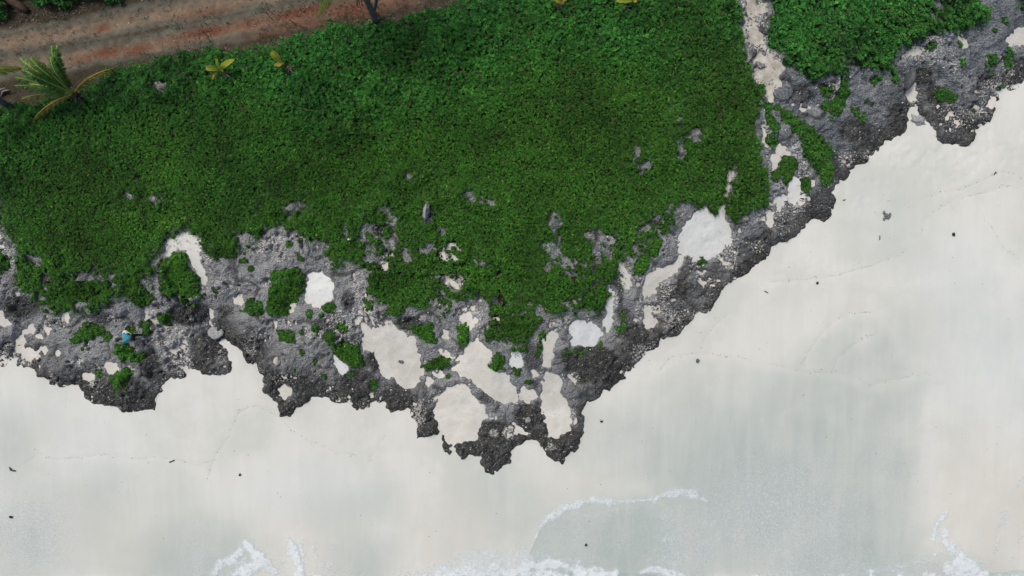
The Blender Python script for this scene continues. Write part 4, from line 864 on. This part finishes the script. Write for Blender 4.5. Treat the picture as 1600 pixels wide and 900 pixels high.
def blade(root, a, tip, wd, c1, c2, arch=.15, name='leaf', lab=None):
    o0 = Vector(root.location); path = bez(a, (a + tip) / 2 + Vector((0, 0, arch)), tip, 12); V, C, Fq = [], [], []; r = random.Random(int(abs(tip.x * 717 + tip.y * 91)))
    for i, p in enumerate(path):
        t_ = i / 12; d = (path[min(12, i + 1)] - path[max(0, i - 1)]).normalized(); s = d.cross(Vector((0, 0, 1))).normalized()
        ww = wd * (math.sin(math.pi * (.06 + .88 * t_)) ** .75) * (1 + r.uniform(-.10, .10))
        for k, off in enumerate((-1, -.5, 0, .5, 1)):
            V.append(p + s * ww * off + d * abs(off) * ww * .35 + Vector((0, 0, abs(off) * wd * .35 + (.015 if (i + k) % 2 else 0))) - o0)
            f = min(1, abs(off) * .55 + .45 * t_ * r.uniform(.4, 1.3)); gl = r.uniform(.8, 1.2); C.append([(c1[j] * (1 - f) + c2[j] * f) * gl for j in range(3)])
    for i in range(12):
        for k in range(4): Fq.append((i * 5 + k, i * 5 + k + 1, i * 5 + k + 6, i * 5 + k + 5))
    o = np_mesh(name, np.array([tuple(p) for p in V]), np.array(Fq), M_leaf, {'Col': np.array(C)}, True, parent=root)
    if lab: o['label'] = lab
    V2, F2 = tube_pts([p - o0 + Vector((0, 0, .015)) for p in path[:-1]], [.018] * 12, 4); py_mesh('midrib', V2, F2, M_rach, parent=o)
    return o
CG, CY, CB = (.15, .26, .018), (.30, .26, .03), (.26, .13, .035)
def seedling(base, tips, label, husk):
    b_ = at(*base, .25, ZB); rt = empty('palm_seedling', b_); tag(rt, label, 'palm seedling', 'palm seedlings among the ground cover')
    a = b_ + Vector((0, 0, .45))
    V, Fc = tube_pts([Vector((0, 0, -.1)), Vector((.01, 0, .25)), Vector((0, 0, .5))], [.06, .05, .03], 6); py_mesh('stem', V, Fc, M_rach, parent=rt)
    for (tu, tv, h, wd, c1, c2, lab) in tips: blade(rt, a, at_h(tu, tv, b_.z + h), wd, c1, c2, .18, lab=lab)
    hp = at(*husk, .42, ZB); stone_mesh('husk', .20, .15, .13, M_husk, rt, Vector(hp) - Vector(b_), 5, 2)
    for k in range(7):
        e = Vector((random.uniform(-.1, .4), random.uniform(-.35, .1), random.uniform(-.02, .12))); V, Fc = tube_pts([hp - b_, hp - b_ + e * .6 + Vector((0, 0, .12)), hp - b_ + e], [.02, .02, .01], 4); py_mesh('dry_stalk', V, Fc, M_dry, parent=rt)
seedling((351,116), [(322,107,.9,.15,CG,CY,None),(340,93,1.3,.15,CG,CG,None),(366,94,1.0,.14,CG,CY,None),(332,124,.5,.07,CB,CB,'dry orange leaf')], 'three leaved yellow green palm seedling near the track', (358,120))
seedling((448,106), [(424,81,1.0,.17,CG,CY,None),(433,104,.9,.16,CY,CB,None)], 'yellow two leaved palm seedling with brown leaf tips', (456,111))
seedling((876,14), [(856,-8,1.0,.17,CY,CB,None),(868,2,.9,.12,CG,CY,None),(892,-8,.8,.10,CB,CB,'dry brown leaf')], 'olive palm seedling cut by the top edge', (872,14))
seedling((984,10), [(962,2,1.0,.16,CG,CY,None),(984,-14,1.3,.17,CG,CY,None),(993,4,.8,.1,CY,CB,None)], 'pale palm seedling at the top edge with grey dead leaf strands hanging below', (974,18))

# ------------------------------------------------------------------ boulders, stones, coconuts, driftwood
def stone(u, v, ru, rv, h, m, label, seed, rot=0., name='boulder', cat='boulder', dz=0., sub=3, group=None, lump=.22):
    p = at(u, v, dz); o = stone_mesh(name, ru / PX, rv / PX, h, m, None, p, seed, sub, lump, rot); return tag(o, label, cat, group)
stone(340, 522, 12.5, 10, .12, M_pale, 'smooth rounded pale grey boulder at the head of the sand inlet', 1, -.4, lump=.7)
stone(1417, 126, 6, 17, .45, M_slab, 'dark upright slab of rock leaning in a dark hollow', 2, -.28)
stone(1437, 188, 13, 7, .16, M_pale, 'pale angular boulder in the sandy cleft', 3, -.5, lump=.75)
stone(668, 331, 5, 12, .45, M_pale, 'narrow pale grey stone poking through the ground cover', 4, -.12, dz=.15, sub=4, lump=.5)
stone(627, 565, 5, 3, .12, M_rock, 'small grey stone in the middle of the largest beige sand pocket', 5, -.3, 'stone', 'stone', sub=2)
stone(1090, 564, 3, 4, .10, M_rock, 'lone grey pebble on the open beach near a swash line', 6, .1, 'stone', 'stone', sub=2)
stone(437, 563, 5.5, 6, .2, M_beige, 'cream coloured boulder on the rough grey rock', 7)
stone(808, 635, 5, 4.5, .2, M_rock, 'round grey stone at the upper left rim of the dark hollow', 8, 0, dz=.05)
stone(825, 655, 5, 4.5, .2, M_pale, 'round pale stone inside the dark hollow', 9, 0, dz=.08)
stone(1225, 150, 13, 13, .2, M_rock, 'broad rough grey boulder blocking the foot of the sandy path', 11, .2, lump=.8)
stone(551, 376, 3, 1.6, .06, M_white, 'small white scrap lying on the ground cover', 16, 0, 'shell', 'shell', dz=.3, sub=1)
stone(1388, 313, 2.6, 1.2, .05, M_white, 'small white shell on the sand above the rough coral lump', 17, 0, 'shell', 'shell', sub=1)
# rough coral lump: many knobs joined into one mesh
import bmesh
bm = bmesh.new(); r = random.Random(4)
for k in range(34):
    a, d = r.uniform(0, 6.283), r.uniform(0, .26) ** 1.0
    s = r.uniform(.03, .07); mt = bmesh.ops.create_icosphere(bm, subdivisions=1, radius=s)
    for v_ in mt['verts']: v_.co = Vector((v_.co.x * r.uniform(.7, 1.3) + math.cos(a) * d, v_.co.y + math.sin(a) * d * .85, v_.co.z + .03 + .08 * (1 - d / .3)))
me = bpy.data.meshes.new('coral_lump'); bm.to_mesh(me); bm.free(); me.materials.append(M_grey)
o = bpy.data.objects.new('coral_lump', me); COL.objects.link(o); o.location = at(1383, 337); tag(o, 'rough knobbly grey coral lump alone on the pale sand', 'coral')
for (u, v, ru, rv, rot, lab) in [(1489.5,366.5,2.3,2.9,.3,'black teardrop shaped coconut on the pale sand far right'),(375,742,1.9,1.5,.5,'brown coconut on dry sand below the left hand rocks'),(939.5,658.5,2.2,1.6,-.4,'brown coconut beside the right tip of the rocks'),
        (915.5,851.5,2.0,1.8,.4,'brown coconut inside the arc of the swash foam'),(17.5,807.5,2.8,1.8,-.6,'brown oval coconut on wet sand near the left edge'),(1276.5,442.5,2.0,1.9,0,'small dark coconut on a swash line right of the rocks')]:
    rt = empty('coconut', at(u, v, .02)); tag(rt, lab, 'coconut', 'coconuts washed up on the beach')
    stone_mesh('husk', ru / PX, rv / PX, .07, M_nut, rt, (0, 0, .02), int(u), 2, .12, rot); e = Vector((math.cos(rot + 1), math.sin(rot + 1), .0))
    V, Fc = tube_pts([e * .05 + Vector((0, 0, .03)), e * .11 + Vector((0, 0, .035))], [.03, .008], 5); py_mesh('stalk', V, Fc, M_nut, parent=rt)
def stick(pts, rad, label, branch=None):
    P = [at(*p, .03) for p in pts]; o0 = P[0]; rt = empty('driftwood', o0); tag(rt, label, 'driftwood', 'driftwood sticks on the sand')
    V, Fc = tube_pts([p - o0 for p in P], [rad * (1 - .12 * i) for i in range(len(P))], 6); py_mesh('stick', V, Fc, M_wood, parent=rt)
    if branch:
        B = [at(*p, .05) for p in branch]; V, Fc = tube_pts([p - o0 for p in B], [rad * .7, rad * .4], 5); py_mesh('branch', V, Fc, M_wood, parent=rt)
stick([(17,734),(20.5,735),(24.5,735.5)], .05, 'forked dark driftwood stick near the left edge', [(18,733.5),(15,729.5)])
stick([(265,722),(269,720.5),(272.5,719)], .035, 'short grey driftwood stick on the left swash line')
stick([(1194.5,454.5),(1197,456),(1199.5,457.5)], .03, 'short dark driftwood stick near the right hand rocks')
stick([(1553,273),(1554.5,270),(1555.5,268.5)], .03, 'small driftwood stick near the upper right swash lines', [(1554,270.5),(1557,270)])
stick([(1374,375),(1374.5,371),(1374,368)], .025, 'upright thin driftwood stick below the rough coral lump')
stick([(1317,313),(1319,312.5),(1321,312)], .025, 'tiny driftwood stick beside the right hand cliff')
# weathered stump, twigs and a fallen log
rt = empty('stump', at(262, 138, .2, ZB)); tag(rt, 'pale grey weathered palm stump poking out of the ground cover', 'stump')
stone_mesh('wood', .2, .15, .3, M_dry, rt, (.05, -.04, .15), 31, 3, .35)
for k in range(7):
    a = random.uniform(0, 6.28); V, Fc = tube_pts([Vector((0, 0, .2)), Vector((math.cos(a) * .2, math.sin(a) * .2, .38)), Vector((math.cos(a) * .33, math.sin(a) * .3, .28))], [.05, .035, .01], 5); py_mesh('splinter', V, Fc, M_dry, parent=rt)
rt = empty('dead_twigs', at(605, 135, .25, ZB)); tag(rt, 'bare grey twigs sticking out of the ground cover', 'twigs')
for k in range(9):
    a = random.uniform(0, 6.28); l = random.uniform(.2, .5); V, Fc = tube_pts([Vector((0, 0, -.1)), Vector((math.cos(a) * l * .5, math.sin(a) * l * .5, .28)), Vector((math.cos(a) * l, math.sin(a) * l, .3))], [.02, .014, .006], 4); py_mesh('twig', V, Fc, M_dry, parent=rt)
P = [at(8, -8, .3, ZB), at(22, 3, .28, ZB), at(38, 14, .2, ZB), at(47, 20, .15, ZB)]; rt = empty('fallen_log', P[0]); tag(rt, 'dark fallen palm log between the two bushes in the top left corner', 'log')
V, Fc = tube_pts([p - P[0] for p in P], [.24, .23, .2, .14], 9); py_mesh('wood', V, Fc, M_husk, parent=rt)
V, Fc = tube_pts([P[1] - P[0], P[1] - P[0] + Vector((.5, .25, .1)), P[1] - P[0] + Vector((.9, .2, -.1))], [.08, .06, .03], 6); py_mesh('branch', V, Fc, M_dry, parent=rt)

# ------------------------------------------------------------------ person bending forward over the rock
def skin(name, verts, edges, m, parent, sub=2):
    me = bpy.data.meshes.new(name + '_chain'); me.from_pydata([v_[0] for v_ in verts], edges, []); o = bpy.data.objects.new(name, me); COL.objects.link(o)
    md = o.modifiers.new('skin', 'SKIN'); md.use_smooth_shade = True
    for d, v_ in zip(me.skin_vertices[0].data, verts): d.radius = (v_[1], v_[1] if len(v_) < 3 else v_[2])
    me.skin_vertices[0].data[0].use_root = True
    sb = o.modifiers.new('sub', 'SUBSURF'); sb.levels = sub; sb.render_levels = sub
    dg = bpy.context.evaluated_depsgraph_get(); me2 = bpy.data.meshes.new_from_object(o.evaluated_get(dg)); o.modifiers.clear(); o.data = me2
    me2.materials.clear(); me2.materials.append(m)
    for p in me2.polygons: p.use_smooth = True
    bpy.data.meshes.remove(me); o.parent = parent; return o
gp = at(222, 525); rt = empty('person', gp); rt.scale = (.86, .86, .86); tag(rt, 'person in a turquoise top and black trousers bending forward on the rock', 'person')
# local frame: faces -X (photo left), +Y towards the track
pel = (.06, 0, .82); sp1 = (-.05, 0, .98); ch = (-.20, 0, 1.10); nk = (-.34, 0, 1.17); hd = (-.42, -.05, 1.21); hd2 = (-.50, -.07, 1.19)
sl = (-.25, -.20, 1.09); sr = (-.25, .20, 1.09); el_ = (-.33, -.27, .83); er = (-.36, .26, .84); hl = (-.45, -.22, .62); hr = (-.50, .20, .66)
pl_ = (.06, -.10, .80); pr_ = (.06, .10, .80); kl = (-.18, -.14, .47); kr = (.18, .13, .46); fl_ = (-.08, -.13, .07); fr = (.40, .10, .09); tl = (-.24, -.14, .04); trr = (.30, .12, .03)
bv_ = [(pel, .13, .11), (sp1, .13, .11), (ch, .14, .12), (nk, .055), (hd, .085), (hd2, .075), (sl, .06), (sr, .06), (el_, .042), (er, .042), (hl, .028), (hr, .028), (pl_, .085), (pr_, .085), (kl, .058), (kr, .058), (fl_, .042), (fr, .042), (tl, .032), (trr, .032)]
be = [(0,1),(1,2),(2,3),(3,4),(4,5),(2,6),(2,7),(6,8),(7,9),(8,10),(9,11),(0,12),(0,13),(12,14),(13,15),(14,16),(15,17),(16,18),(17,19)]
for hi, hp in ((10, Vector(hl)), (11, Vector(hr))):
    pi = len(bv_); pm = hp + Vector((-.05, 0, -.06)); bv_.append((tuple(pm), .03, .018)); be.append((hi, pi))
    for k, (off, ln_) in enumerate(((-.030, .060), (-.010, .072), (.010, .068), (.028, .052))):
        f1 = pm + Vector((-.03, off, -.035)); f2 = f1 + Vector((-ln_ * .3, off * .2, -ln_ * .9)); i1 = len(bv_); bv_ += [(tuple(f1), .009), (tuple(f2), .008)]; be += [(pi, i1), (i1, i1 + 1)]
    th = hp + Vector((-.055, .045 if hp.y < 0 else -.045, -.04)); bv_.append((tuple(th), .010)); be.append((hi, len(bv_) - 1))
skin('body', bv_, be, M_skin, rt)
sh = [((.02, 0, .86), .165, .145), (sp1, .165, .145), (ch, .175, .15), ((-.30, 0, 1.15), .085), (sl, .085), (sr, .085), (tuple(Vector(sl).lerp(Vector(el_), .7)), .066), (tuple(Vector(sr).lerp(Vector(er), .7)), .066)]
skin('shirt', sh, [(0,1),(1,2),(2,3),(2,4),(2,5),(4,6),(5,7)], M_shirt, rt)
tv_ = [((.08, 0, .82), .145, .13), (pl_, .10), (pr_, .10), (kl, .078), (kr, .078), ((-.09, -.13, .14), .062), ((.39, .10, .15), .062)]
skin('trousers', tv_, [(0,1),(0,2),(1,3),(2,4),(3,5),(4,6)], M_trs, rt)
skin('hair', [((-.41, -.05, 1.245), .088), ((-.47, -.065, 1.235), .080), ((-.36, -.04, 1.215), .07)], [(0,1),(0,2)], M_hair, rt)
for s in (-1, 1): skin('ear', [((-.45, -.055 + s * .085, 1.20), .014), ((-.45, -.055 + s * .09, 1.17), .012)], [(0,1)], M_skin, rt, 1)
skin('nose', [((-.555, -.08, 1.165), .014), ((-.575, -.083, 1.14), .016)], [(0,1)], M_skin, rt, 1)
for s in (-1, 1):
    a = Vector(fl_ if s < 0 else fr); bq = Vector(tl if s < 0 else trr) if s < 0 else a + Vector((-.16, .02, -.05)); skin('shoe', [(tuple(a + Vector((.04, 0, -.02))), .055), (tuple((a + bq) / 2 + Vector((0, 0, -.01))), .05), (tuple(bq), .042)], [(0,1),(1,2)], M_trs, rt)
rt2 = empty('cloth_bag', at(202, 519)); tag(rt2, 'pale cloth bag lying on the rock beside the person', 'bag')
stone_mesh('bag_body', .15, .11, .11, M_bag, rt2, (0, 0, .07), 41, 3, .4, .3)
V, Fc = tube_pts([Vector((.12, .02, .15)), Vector((.22, .0, .2)), Vector((.28, -.07, .12)), Vector((.30, -.14, .05))], [.02] * 4, 5); py_mesh('strap', V, Fc, M_bag, parent=rt2)
